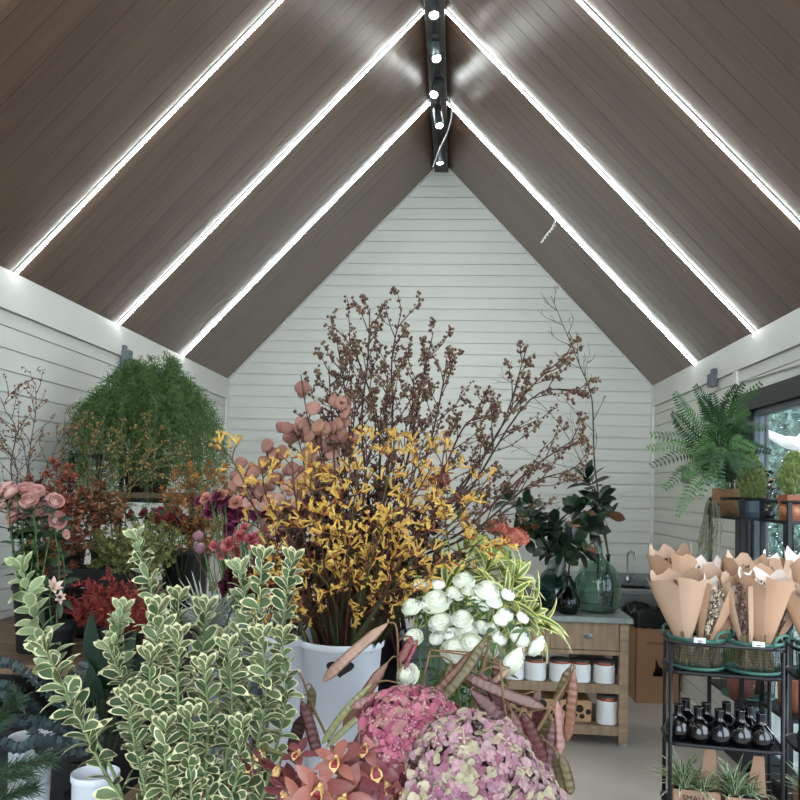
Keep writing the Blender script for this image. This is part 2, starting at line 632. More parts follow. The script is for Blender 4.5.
SASH = mat('window_sash_grey', (88, 96, 100), .4, .05, 10)
g = G()
y0, y1 = WY0 + .06, WY1 - .19
for lo, hi in (((XR + .0, y1 - .035, .12), (XR + .06, y1, WZ - .11)), ((XR, y0, .12), (XR + .06, y0 + .03, WZ - .11)), ((XR, y0, WZ - .145), (XR + .06, y1, WZ - .11)),
               ((XR, y0, .12), (XR + .06, y1, .16))):
    g.bbox(lo, hi, SASH)
g.build('window_sash', wnd, smooth=False, bevel=.003)
g = G(); g.bbox((XR + .026, y0 + .03, .16), (XR + .032, y1 - .035, WZ - .145), GLASS); g.build('window_pane', wnd, smooth=False)
# doorway lining beyond the window, open to the paving
g = G()
for lo, hi in (((XR - .02, DY0, 0), (XR + .12, DY0 + .08, WZ)), ((XR - .02, DY0 + .08, WZ - .08), (XR + .12, WY0, WZ))):
    g.bbox(lo, hi, DARK_FRAME)
structure(g.build('door_1', smooth=False, bevel=.004))
# ---------------------------------------------------------------- outside the window
rg = random.Random(5)
TRUNK = mat('grey_bark', (96, 92, 84), 0.85, 0.25, 12, bump=.4)
for i, (x, y, h, w, c) in enumerate([(3.6, 7.2, 3.6, 1.1, (104, 132, 120)), (5.2, 9.0, 5.0, 1.5, (120, 148, 142)), (4.2, 9.6, 4.6, 1.3, (96, 126, 124)), (6.4, 11.5, 6.0, 2.0, (130, 156, 156)), (3.0, 8.6, 3.2, 1.0, (108, 136, 118)), (5.4, 7.6, 4.0, 1.3, (100, 130, 124))]):
    t = thing('garden_tree', 'bushy green tree outside the window, %s in distance from the racks' % ORD[[0, 3, 4, 5, 2, 1][i]], 'tree', (x, y, -.05), 'trees outside the window')
    g = G()
    g.tube(bez([(x, y, -.05), (x + .1, y, h * .4), (x - .05, y + .1, h * .85)], 8), [.09, .085, .08, .07, .06, .05, .04, .03, .02], TRUNK, 7)
    g.build('trunk', t)
    g = G()
    lm = [mat('tree_leaf_%d' % j, tuple(int(v * f * .85) for v in c), .6, .2, 5) for j, f in enumerate((.8, 1.0, 1.25), i * 3)]
    for k in range(11000):
        p = V((rg.gauss(0, 1), rg.gauss(0, 1), rg.gauss(0, 1))).normalized() * (rg.random() ** .35)
        p = V((x + p.x * w, y + p.y * w, h * .55 + p.z * h * .46))
        if p.z < .05: p.z = .05 + rg.random() * .3
        g.quad(p, rnd(rg).normalized(), rnd(rg).normalized(), .075, .036, rg.choice(lm))
    g.build('foliage', t)
DRIFT = mat('pale_driftwood', (205, 190, 190), 0.7, 0.1, 8, bump=.2, bscale=12)
g = G()
a, b, c = at(759, 428, 6.1), at(783, 441, 5.9), at(815, 453, 5.6)
pth = bez([a, b, c, c + V((.5, -.3, -.5)), V((c.x + .8, c.y - .4, -.05))], 20)
g.tube(pth, [.014 + .036 * min(1, i / 7) for i in range(len(pth))], DRIFT, 9)
g.tube(bez([b.lerp(c, .4), b.lerp(c, .6) + V((.1, 0, .14)), c + V((.4, 0, .4))], 8), [.04, .04, .04, .035, .035, .03, .03, .025, .02], DRIFT, 8)
tag(g.build('driftwood_branch', org=(pth[-1].x, pth[-1].y, -.05)), 'pale smooth forked trunk reaching across outside the window', 'tree')

# ---------------------------------------------------------------- shared material
WOOD = mat('worn_pine', (124, 104, 82), 0.6, 0.1, 5, c2=(150, 128, 104), stretch=(1, 1, 6), bump=.1)
WOODH = mat('worn_pine_rail', (122, 102, 80), 0.6, 0.1, 5, c2=(148, 126, 102), stretch=(6, 1, 1), bump=.1)
WOODD = mat('brown_shelf_wood', (92, 72, 56), 0.6, 0.12, 5, c2=(116, 94, 74), stretch=(6, 1, 1), bump=.1)
ZINC = mat('zinc_sheet', (112, 120, 116), 0.45, 0.1, 18, metal=.25, c2=(136, 143, 138), bump=.08)
STEEL = mat('brushed_steel', (150, 154, 154), 0.3, 0.05, 8, metal=.9)
CHROME = mat('chrome', (190, 194, 196), 0.12, 0.02, 8, metal=1)
BLACKP = mat('black_plastic', (24, 25, 26), 0.5, 0.1, 15)
LINER = mat('black_bin_liner', (20, 21, 23), 0.28, 0.1, 15, bump=.5, bscale=18)
CARD = mat('brown_cardboard', (158, 122, 90), 0.75, 0.04, 4)
INK = mat('black_ink', (32, 28, 25), .7, .05)
BROWNINK = mat('brown_ink', (70, 50, 36), .7, .05)
WHITEP = mat('white_plastic', (214, 219, 228), 0.42, 0.02, 6)
GREYP2 = mat('grey_plastic_pail', (140, 150, 156), 0.45, 0.04, 6)


def text(name, s, loc, size, m, rot, parent, align='CENTER'):
    cu = bpy.data.curves.new(name, 'FONT')
    cu.body = s
    cu.size = size
    cu.align_x = align
    cu.align_y = 'CENTER'
    cu.extrude = .0006
    cu.materials.append(m)
    tmp = bpy.data.objects.new('tmp_text', cu)
    COL.objects.link(tmp)
    me = bpy.data.meshes.new_from_object(tmp.evaluated_get(bpy.context.evaluated_depsgraph_get()))
    bpy.data.objects.remove(tmp)
    me.name = name
    o = bpy.data.objects.new(name, me)
    COL.objects.link(o)
    o.rotation_euler = rot
    if parent is not None:
        o.parent = parent
        o.location = V(loc) - ORG[parent.name]
    else:
        o.location = loc
    return o


# ---------------------------------------------------------------- side table with drawers
TX0, TX1, TY0, TY1, TH = 0.24, 1.10, 4.985, 5.53, 0.79
t = thing('drawer_table', 'worn pine side table with grey zinc top, drawers and slatted lower shelves', 'table', ((TX0 + TX1) / 2, (TY0 + TY1) / 2, 0))
g = G(); g.bbox((TX0 - .02, TY0 - .02, TH - .035), (TX1 + .02, TY1 + .02, TH), ZINC); g.build('table_top', t, smooth=False, bevel=.004)
for x in (TX0 + .03, TX1 - .03):
    for y in (TY0 + .03, TY1 - .03):
        g = G(); g.bbox((x - .028, y - .028, 0.02), (x + .028, y + .028, TH - .035), WOOD); g.build('leg', t, smooth=False, bevel=.003)
        g = G(); g.bbox((x - .024, y - .024, 0), (x + .024, y + .024, .02), ZINC); g.build('foot_cap', t, smooth=False)
g = G()
g.bbox((TX0 + .058, TY0 + .02, TH - .05), (TX1 - .058, TY1, TH - .035), WOODH)
g.bbox((TX0 + .058, TY0 + .005, TH - .235), (TX1 - .058, TY0 + .03, TH - .21), WOODH)
g.bbox((TX0 + .058, TY0 + .03, TH - .21), (TX1 - .058, TY1 - .02, TH - .20), WOODH)
g.bbox((TX0 + .058, TY1 - .03, TH - .235), (TX1 - .058, TY1 - .01, TH - .035), WOODH)
for x in (TX0 + .02, TX1 - .04): g.bbox((x, TY0 + .058, TH - .235), (x + .02, TY1 - .058, TH - .035), WOOD)
xm = .60
g.bbox((xm - .014, TY0 + .005, TH - .21), (xm + .014, TY0 + .03, TH - .035), WOOD)
g.build('apron', t, smooth=False)
for (a, b, knob) in ((xm + .016, TX1 - .06, 1), (TX0 + .06, xm - .016, 1)):
    g = G(); g.bbox((a, TY0 + .008, TH - .207), (b, TY0 + .03, TH - .038), WOODH)
    d = g.build('drawer', t, smooth=False, bevel=.003)
    g = G()
    c = V(((a + b) / 2 + .02 * (1 if a > xm else 0), TY0 + .007, TH - .12))
    for k in range(1): pass
    prof = [(.0001, .026), (.012, .024), (.021, .014), (.0245, 0)]
    M = Matrix(((1, 0, 0), (0, 0, -1), (0, .62, 0)))
    g.lathe(c, prof, STEEL, 16, M)
    g.lathe(c, [(.0245, 0), (.03, 0), (.03, .002), (.024, .002)], STEEL, 16, M)
    g.build('cup_pull', d)
    ORG[d.name] = ORG[t.name]
for z, nm in ((.37, 'upper'), (.115, 'lower')):
    g = G()
    g.bbox((TX0 + .058, TY0 + .005, z - .05), (TX1 - .058, TY0 + .03, z + .005), WOODH)
    g.bbox((TX0 + .058, TY1 - .03, z - .05), (TX1 - .058, TY1 - .005, z + .005), WOODH)
    for x in (TX0 + .02, TX1 - .045): g.bbox((x, TY0 + .058, z - .05), (x + .025, TY1 - .058, z + .005), WOOD)
    for k in range(6):
        y = TY0 + .035 + k * .082
        g.bbox((TX0 + .05, y, z - .016), (TX1 - .05, y + .07, z), WOODH)
    g.build('slatted_shelf', t, smooth=False)

# candle jars
CER = mat('white_embossed_ceramic', (224, 226, 226), .4, .03, 10)
COPPER = mat('copper_band', (150, 88, 64), .35, .1, 12, metal=.7)
LIDM = mat('dark_grey_lid', (70, 72, 74), .45, .05, 10)


def jar_meshes(r, h):
    g = G()
    prof = [(0, 0), (r * .94, 0), (r, .006)]
    nz, na = int(h / .013), 26
    for i in range(nz + 1): prof.append((r, .006 + (h - .012) * i / nz))
    prof += [(r * .97, h), (0, h)]
    k0 = len(g.v)
    g.lathe((0, 0, 0), prof, CER, na * 2)
    for q in range(len(g.v)):
        i, j = divmod(q, na * 2)
        if 3 <= i <= nz + 1:
            f = 1 + (.05 if (i + j) % 2 == 0 else -.05)
            g.v[q] = V((g.v[q].x * f, g.v[q].y * f, g.v[q].z))
    body = data_of(g, 'jar_body')
    g = G()
    g.lathe((0, 0, h), [(r * .9, -.004), (r * 1.02, -.004), (r * 1.03, 0), (r * 1.03, .010), (r * .98, .012)], COPPER, 28)
    band = data_of(g, 'jar_band')
    g = G()
    g.lathe((0, 0, h + .010), [(0, 0), (r * .99, 0), (r * 1.0, .006), (r * .96, .010), (0, .011)], LIDM, 28)
    return body, band, data_of(g, 'jar_lid')


JM = jar_meshes(.066, .118)
_jx = [.535, .69, .815, .965]
for i, (x, z, y) in enumerate([(q, .37, TY0 + .095) for q in _jx] + [(.99, .115, TY0 + .10), (.40, .37, TY0 + .095)]):
    lab = ('white embossed candle jar with copper band on the upper shelf, %s from the cardboard box' % ORD[[3, 2, 1, 0, 0, 4][i]]) if z > .2 else 'taller white diamond-embossed jar alone on the lowest table shelf'
    t = thing('candle_jar', lab, 'jar', (x, y, z), 'white embossed jars' if z > .2 else None)
    s = (1, 1, 1) if z > .2 else (1.02, 1.02, 1.3)
    for me, nm in zip(JM, ('body', 'band', 'lid')):
        o = put(me, nm, t, (x, y, z), None, s)
# spotted paper box
KR = mat('kraft_board', (176, 140, 104), .7, .05, 5)
t = thing('gift_box', 'long kraft box printed with black spots on the lowest table shelf', 'box', (.62, TY0 + .20, .115))
bx0, bx1, by0, by1, bz0, bz1 = .33, .89, TY0 + .09, TY0 + .33, .117, .25
g = G(); g.bbox((bx0, by0, bz0), (bx1, by1, bz1), KR); g.build('carton', t, smooth=False, bevel=.003)
rg = random.Random(3)
g = G()
pts = []
for k in range(400):
    r = rg.uniform(.012, .034)
    c = (rg.uniform(bx0 + r, bx1 - r), rg.uniform(bz0 + r, bz1 - r))
    if all((c[0] - a) ** 2 + (c[1] - b) ** 2 > (r + q + .003) ** 2 for a, b, q in pts):
        pts.append((c[0], c[1], r))
        g.lathe((c[0], by0 - .0015, c[1]), [(0, 0), (r, 0), (r, .001)], INK, 16, Matrix(((1, 0, 0), (0, 0, -1), (0, 1, 0))))
g.build('spot_print', t, smooth=False)

# things on the table end: marble box with white lid, black cube
MARB = mat('black_marble_paper', (38, 40, 42), .35, .1, 14, c2=(86, 88, 90))
t = thing('marbled_box', 'dark marbled box under a white lid beside the dracaena leaves', 'box', (.42, 5.16, TH))
g = G(); g.bbox((.33, 5.07, TH), (.50, 5.24, TH + .15), MARB); g.build('carton', t, smooth=False, bevel=.004)
g = G(); g.bbox((.34, 5.08, TH + .15), (.49, 5.23, TH + .2), BLACKP); g.bbox((.493, 5.075, TH + .15), (.503, 5.23, TH + .2), KR); g.build('insert', t, smooth=False)
g = G(); g.bbox((.32, 5.06, TH + .2), (.51, 5.24, TH + .225), WHITEP); g.build('lid', t, smooth=False, bevel=.003)

# ---------------------------------------------------------------- glass vases
def glass(name, c, rough=.02, tr=.97):
    m = bpy.data.materials.new(name)
    m.use_nodes = True
    b = m.node_tree.nodes['Principled BSDF']
    nz = m.node_tree.nodes.new('ShaderNodeTexNoise'); nz.inputs['Scale'].default_value = 6
    tcn = m.node_tree.nodes.new('ShaderNodeTexCoord')
    m.node_tree.links.new(tcn.outputs['Object'], nz.inputs['Vector'])
    bp = m.node_tree.nodes.new('ShaderNodeBump'); bp.inputs['Strength'].default_value = .08; bp.inputs['Distance'].default_value = .02
    m.node_tree.links.new(nz.outputs['Fac'], bp.inputs['Height']); m.node_tree.links.new(bp.outputs['Normal'], b.inputs['Normal'])
    b.inputs['Base Color'].default_value = rgb(*c)
    b.inputs['Roughness'].default_value = rough
    b.inputs['Transmission Weight'].default_value = tr
    b.inputs['IOR'].default_value = 1.45
    return m


GREENG = glass('green_demijohn_glass', (184, 210, 196))
DARKG = glass('dark_teal_glass', (98, 134, 130))
DARKERG = glass('smoky_teal_glass', (62, 94, 94))


def smooth_prof(pr, n=30):
    pts = bez([V((r, 0, z)) for r, z in pr], n)
    return [(max(p.x, .0005), p.z) for p in pts]


def vase(name, lab, c, pr, m, th=.004):
    t = thing(name, lab, 'vase', c)
    out = smooth_prof(pr, 36)
    inn = [(max(r - th, .0004), z + (th * 2 if i < 4 else 0)) for i, (r, z) in enumerate(out)][1:]
    g = G()
    g.lathe(c, [(.0003, out[0][1])] + out + inn[::-1] + [(.0003, inn[0][1])], m, 40)
    g.build('body', t)
    g = G()
    R, z = out[-1]
    g.lathe(c, [(R + .007 * math.cos(q), z - .006 + .006 * math.sin(q)) for q in [k * PI / 4 for k in range(9)]], m, 24)
    g.build('lip', t)
    return t


vase('demijohn', 'big round green glass demijohn with narrow neck on the zinc table top', (.945, 5.23, TH),
     [(.09, .0), (.122, .012), (.143, .06), (.150, .15), (.140, .23), (.10, .295), (.05, .34), (.032, .38), (.026, .46)], GREENG)
vase('bulb_vase', 'wide dark teal glass vase behind the small bottle vase on the table', (.68, 5.28, TH),
     [(.09, .0), (.115, .012), (.138, .08), (.136, .15), (.10, .22), (.055, .27), (.034, .30), (.034, .35)], DARKG)
vase('bottle_vase', 'small smoky teal bottle vase between the two bigger glass vases', (.735, 5.08, TH),
     [(.045, .0), (.058, .01), (.074, .06), (.066, .105), (.035, .15), (.018, .185), (.016, .24)], DARKERG)
vase('slim_bottle', 'slim dark glass bottle behind the demijohn on the zinc table', (1.05, 5.43, TH),
     [(.03, .0), (.04, .01), (.042, .16), (.03, .22), (.014, .26), (.013, .36)], DARKERG)

# ---------------------------------------------------------------- sink counter and tap against the gable wall
BX0, BX1, CD = 1.30, 1.64, -.12
t = thing('sink_counter', 'stainless steel sink counter on a black base against the gable wall', 'counter', (1.2, 6.7, 0))
cx0, cx1, cy0, cy1 = 1.0, XR - .03, 6.42, 6.97
g = G()
for lo, hi in (((cx0, cy0, .76), (BX0, cy1, .80)), ((BX1, cy0, .76), (cx1, cy1, .80)), ((BX0, cy0, .76), (BX1, cy0 + .06, .80)), ((BX0, cy1 - .12, .76), (BX1, cy1, .80)), ((cx0, cy1 - .02, .80), (cx1, cy1, 0.88))):
    g.bbox(lo, hi, STEEL)
g.build('worktop', t, smooth=False, bevel=.003)
g = G()
for lo, hi in (((BX0, cy0 + .06, .62), (BX1, cy1 - .12, .63)), ((BX0 - .01, cy0 + .05, .62), (BX0, cy1 - .11, .78)), ((BX1, cy0 + .05, .62), (BX1 + .01, cy1 - .11, .78)), ((BX0 - .01, cy0 + .05, .62), (BX1 + .01, cy0 + .06, .78)), ((BX0 - .01, cy1 - .12, .62), (BX1 + .01, cy1 - .11, .78))):
    g.bbox(lo, hi, STEEL)
g.build('basin', t, smooth=False)
g = G()
DKBASE = mat('black_cabinet', (34, 36, 37), .4, .05, 8)
g.bbox((cx0 + .02, cy0 + .05, 0), (cx0 + .04, cy1, .76), DKBASE); g.bbox((cx1 - .04, cy0 + .05, 0), (cx1 - .02, cy1, .76), DKBASE)
g.bbox((cx0 + .04, cy1 - .03, 0), (cx1 - .04, cy1 - .01, .76), DKBASE)
g.bbox((cx0 + .02, cy0 + .03, .68), (cx1 - .02, cy0 + .05, .75), STEEL)
g.build('base_frame', t, smooth=False)
for k in range(2):
    a = cx0 + .03 + k * .33
    g = G(); g.bbox((a, cy0 + .03, .04), (a + .31, cy0 + .05, .66), DKBASE); d = g.build('cabinet_door', t, smooth=False, bevel=.003)
    ORG[d.name] = ORG[t.name]
    g = G(); g.bbox((a + .03, cy0 + .012, .64), (a + .28, cy0 + .03, .655), STEEL); g.build('door_handle', d, smooth=False)
c = V((1.50, 6.90, .80))
t = thing('tap', 'chrome swan-neck tap rising behind the sink basin', 'tap', c)
g = G(); g.tube(bez([c + V(q) for q in ((0, 0, .05), (0, 0, .20), (.0, -.01, .25), (.015, -.05, .275), (.035, -.09, .265), (.042, -.115, .235), (.044, -.12, .21))], 30), .0085, CHROME, 10); g.build('spout', t)
g = G(); g.lathe(c, [(0, 0), (.026, 0), (.024, .03), (.018, .06), (.012, .07)], CHROME, 18); g.build('base', t)
g = G(); g.tube([c + V((.02, 0, .045)), c + V((.055, -.01, .055))], .006, CHROME, 8); g.ell(c + V((.06, -.01, .056)), .011, CHROME); g.build('lever', t)

# ---------------------------------------------------------------- cardboard box used as a bin
bx, by = 1.44, 5.86
R = Matrix.Rotation(math.radians(0), 3, 'Z')
t = thing('cardboard_box', 'tall brown cardboard box with a torn hole beside the pine table', 'box', (1.54, 6.2, 0))
B0 = V((1.385, 6.06, 0))
ex, ey = R @ V((.325, 0, 0)), R @ V((0, .32, 0))
HB = .585
def wallq(g, a, b, h, th, m):
    d = (b - a).normalized(); nn = V((-d.y, d.x, 0)) * th
    P = [a, b, b + nn, a + nn]
    g.add(P + [p + V((0, 0, h)) for p in P], [(0, 1, 2, 3), (4, 7, 6, 5), (0, 4, 5, 1), (1, 5, 6, 2), (2, 6, 7, 3), (3, 7, 4, 0)], m)
g = G()
# front panel with a hole
fx = lambda u, z, d=0: B0 + ex * u + V((0, 0, z)) - ey.normalized() * d
hu0, hu1, hz0, hz1 = .40, .63, .20, .33
for (u0, z0, u1, z1) in ((0, 0, hu0, HB), (hu1, 0, 1, HB), (hu0, 0, hu1, hz0), (hu0, hz1, hu1, HB)):
    g.add([fx(u0, z0), fx(u1, z0), fx(u1, z1), fx(u0, z1)], [(0, 1, 2, 3)], CARD)
wallq(g, B0 + ex, B0 + ex + ey, HB, .006, CARD)
wallq(g, B0 + ex + ey, B0 + ey, HB, .006, CARD)
wallq(g, B0 + ey, B0, HB, .006, CARD)
g.add([B0 + V((0, 0, .004)), B0 + ex + V((0, 0, .004)), B0 + ex + ey + V((0, 0, .004)), B0 + ey + V((0, 0, .004))], [(0, 1, 2, 3)], CARD)
# ragged edge pieces of the hole
rag = [(.40, .20), (.42, .20), (.42, .215), (.40, .22)]
for q in ([(hu0, .33), (hu1, .33), (hu1, .275), (.60, .262), (.54, .275), (.505, .30), (.47, .325)], [(hu0, .33), (.455, .33), (.45, .30), (.452, .27), (.44, .26), (.435, .24), (.40, .225)], [(hu1, .28), (hu1, .2), (.615, .205), (.62, .24), (.605, .265)]):
    g.add([fx(u, z) for u, z in q], [tuple(range(len(q)))], CARD)
g.build('carton', t, smooth=False)
g = G()
g.add([fx(.452, .345, .001), fx(.62, .27, .02), fx(.66, .285, .014), fx(.5, .36, .001)], [(0, 1, 2, 3)], CARD)
g.add([fx(.57, .375, .001), fx(.70, .345, .02), fx(.72, .36, .014), fx(.6, .39, .001)], [(0, 1, 2, 3)], CARD)
g.build('torn_flap', t, smooth=False)
text('printed_text', 'MADE IN CHINA', fx(.60, .445, .002), .03, BROWNINK, (PI / 2, 0, math.radians(0)), t)
g = G()
rg = random.Random(8)
n = 40
def per(k, o):
    u = (k % n) / n * 4
    e = -o
    if u < 1: p = (u, 0)
    elif u < 2: p = (1, u - 1)
    elif u < 3: p = (3 - u, 1)
    else: p = (0, 4 - u)
    q = B0 + ex * (.5 + (p[0] - .5) * (1 + o)) + ey * (.5 + (p[1] - .5) * (1 + o))
    return q
rows = [(.035, HB - .03), (.03, HB + .03), (.03, HB + .07), (-.02, HB + .10), (-.07, HB + .05), (-.12, HB - .2), (-.12, .02)]
vs = []
for (o, z) in rows:
    for k in range(n):
        j = rg.uniform(-.014, .014) if z > HB else rg.uniform(-.004, .004)
        vs.append(per(k, o + j * .6) + V((0, 0, z + j + (.03 * math.sin(k * .5) if z > HB else 0))))
fs = [(i * n + k, i * n + (k + 1) % n, (i + 1) * n + (k + 1) % n, (i + 1) * n + k) for i in range(len(rows) - 1) for k in range(n)]
fs.append(tuple((len(rows) - 1) * n + k for k in range(n)))
g.add(vs, fs, LINER)
tag(g.build('bin_liner', org=B0 + ex * .5 + ey * .5 + V((0, 0, HB))), 'shiny black bin liner folded over the rim of the torn cardboard box', 'bin liner')
# ---------------------------------------------------------------- metal rack with three shelves
GAM = 1.22
RK = Matrix.Rotation(math.radians(-9), 3, 'Z')


def rail_loop(w, d, r, z, n=5):
    pts = []
    for cx, cy, a0 in ((w - r, r, -PI / 2), (w - r, d - r, 0), (r, d - r, PI / 2), (r, r, PI)):
        for k in range(n + 1):
            a = a0 + k / n * PI / 2
            pts.append(V((cx + r * math.cos(a), cy + r * math.sin(a), z)))
    return pts + [pts[0]]


def rack(lab, o, w, d, R, shelves, rail, post=.0082, bar=.0065):
    o = V(o)
    t = thing('metal_rack', lab, 'rack', o)
    W = lambda p: o + R @ V(p)
    r = .05
    for (x, y) in ((.012, .012), (w - .012, .012), (.012, d - .012), (w - .012, d - .012)):
        g = G(); g.tube([W((x, y, .012)), W((x, y, rail - .02))], post, BLACK_METAL, 10); g.build('post', t)
        g = G(); g.lathe(W((x, y, 0)), [(0, 0), (.017, 0), (.017, .02), (.012, .028)], BLACKP, 12); g.build('foot', t)
    g = G(); g.tube([W(p) for p in rail_loop(w, d, r, rail - .008)], bar, BLACK_METAL, 8); g.build('guard_rail', t)
    for z in shelves:
        g = G()
        lp = rail_loop(w, d, r, 0)[:-1]
        n = len(lp)
        g.add([W((p.x, p.y, z - .008)) for p in lp] + [W((p.x, p.y, z - .012)) for p in lp], [tuple(range(n)), tuple(range(2 * n - 1, n - 1, -1))], BLACK_METAL)
        lo = [V((p.x, p.y, z - .010)) for p in lp]
        g.tube([W(p) for p in lo + [lo[0]]], .0075, BLACK_METAL, 6)
        g.build('shelf', t, smooth=False)
    return W


RW, RD = .445, .25
ZS = [.29, .565, .85]
W1 = rack('black metal rack holding dried bouquets, dark bottle vases and potted plants', (.880, 3.28, 0), RW, RD, RK, ZS, .965)
W2 = rack('second black metal rack by the doorway, holding a third bouquet basket', (1.375, 3.24, 0), .40, RD, RK, ZS, .96)

TEAL = mat('teal_green_enamel', (72, 120, 108), .4, .08, 12)
WIREG = mat('dark_green_wire', (48, 74, 66), .45, .1, 12)
TAGM = mat('white_price_card', (226, 228, 226), .5, .02)
DKINK = mat('grey_ink', (70, 72, 74), .6, .02)


def wire_basket(lab, c, r, h, tagdir=-1.75, card=True, grp=None, hang=0.2):
    c = V(c)
    t = thing('wire_basket', lab, 'basket', c, grp)
    f = .94
    rr = lambda z: r * (f + (1 - f) * z / h)
    g = G()
    k = 40
    for z, th in ((h - .004, .0075),):
        g.lathe(c, [(rr(z) + q[0], z + q[1]) for q in ((-.003, -.009), (.003, -.009), (.004, .009), (-.003, .009), (-.003, -.009))], TEAL, k)
    g.build('rim', t)
    g = G()
    g.lathe(c, [(0, .002), (rr(0) - .01, .002), (rr(0) + .003, .0), (rr(0) + .005, .012), (rr(0) - .004, .014), (rr(0) - .01, .006), (0, .006)], TEAL, k)
    g.build('base', t)
    g = G()
    for j in range(46):
        a = 2 * PI * j / 46
        g.tube([c + V((rr(.01) * math.cos(a), rr(.01) * math.sin(a), .01)), c + V((rr(h) * math.cos(a), rr(h) * math.sin(a), h - .005))], .0009, WIREG, 3, False)
    for z in [i * h / 10 for i in range(1, 10)]:
        g.tube([c + V((rr(z) * math.cos(2 * PI * j / 28), rr(z) * math.sin(2 * PI * j / 28), z)) for j in range(29)], .0009, WIREG, 3, False)
    g.build('wire_mesh', t)
    for a in (-.8, -.8 + PI):
        d = V((math.cos(a), math.sin(a), 0)); s = V((-d.y, d.x, 0))
        g = G()
        pts = [c + d * r + s * (-.062) + V((0, 0, h)), c + d * (r + .006) + s * (-.05) + V((0, 0, h + .027)), c + d * (r + .008) + V((0, 0, h + .034)), c + d * (r + .006) + s * .05 + V((0, 0, h + .027)), c + d * r + s * .062 + V((0, 0, h))]
        g.tube(bez(pts, 16), .006, TEAL, 7)
        g.build('handle', t)
    if card:
        d = V((math.cos(tagdir), math.sin(tagdir), 0)); s = V((-d.y, d.x, 0))
        p = c + d * (r + .007) + V((0, 0, h - .004))
        R = Matrix((s, d, V((0, 0, 1)))).transposed()
        g = G(); g.box(p, (.046, .003, .034), TAGM, R)
        g.build('price_card', t, smooth=False)
        g = G()
        for q, wd in ((.004, .018), (-.004, .014)): g.box(p + d * .002 + V((0, 0, q)), (wd, .001, .0035), DKINK, R)
        g.build('card_writing', t, smooth=False)
    return t


RB, HBK = .115, .125
BC = [W1((.125, .135, .845)), W1((.345, .13, .845)), W2((.14, .135, .845))]
for c, lab in zip(BC, ('teal wire basket of dried bouquets near the cardboard box', 'teal wire basket of dried bouquets, the middle one of three', 'teal wire basket of dried bouquets beside the rack post, partly cut off')):
    wire_basket(lab, c, RB, HBK, grp=None)

# wrapped dried bouquets
KPAP = mat('kraft_paper', (176, 140, 110), .7, .05, 4, c2=(190, 155, 124), bump=.25, bscale=9)
KPAP2 = mat('pale_kraft_paper', (190, 160, 134), .7, .05, 4, bump=.25, bscale=9)
CELLO = mat('white_tissue_edge', (226, 214, 204), .4, .04, 5)
STRAW = mat('straw_stem', (168, 150, 116), .75, .15, 20)
STRAW2 = mat('grey_straw_stem', (136, 122, 100), .75, .15, 20)
TWINE = mat('jute_twine', (170, 140, 100), .8, .1)
DRYW = mat('dried_cream_bloom', (222, 208, 182), .8, .12, 20)
DRYP = mat('dried_mauve_bloom', (150, 122, 112), .8, .2, 20)
DRYB = mat('dried_dark_speck', (96, 78, 68), .8, .2, 20)


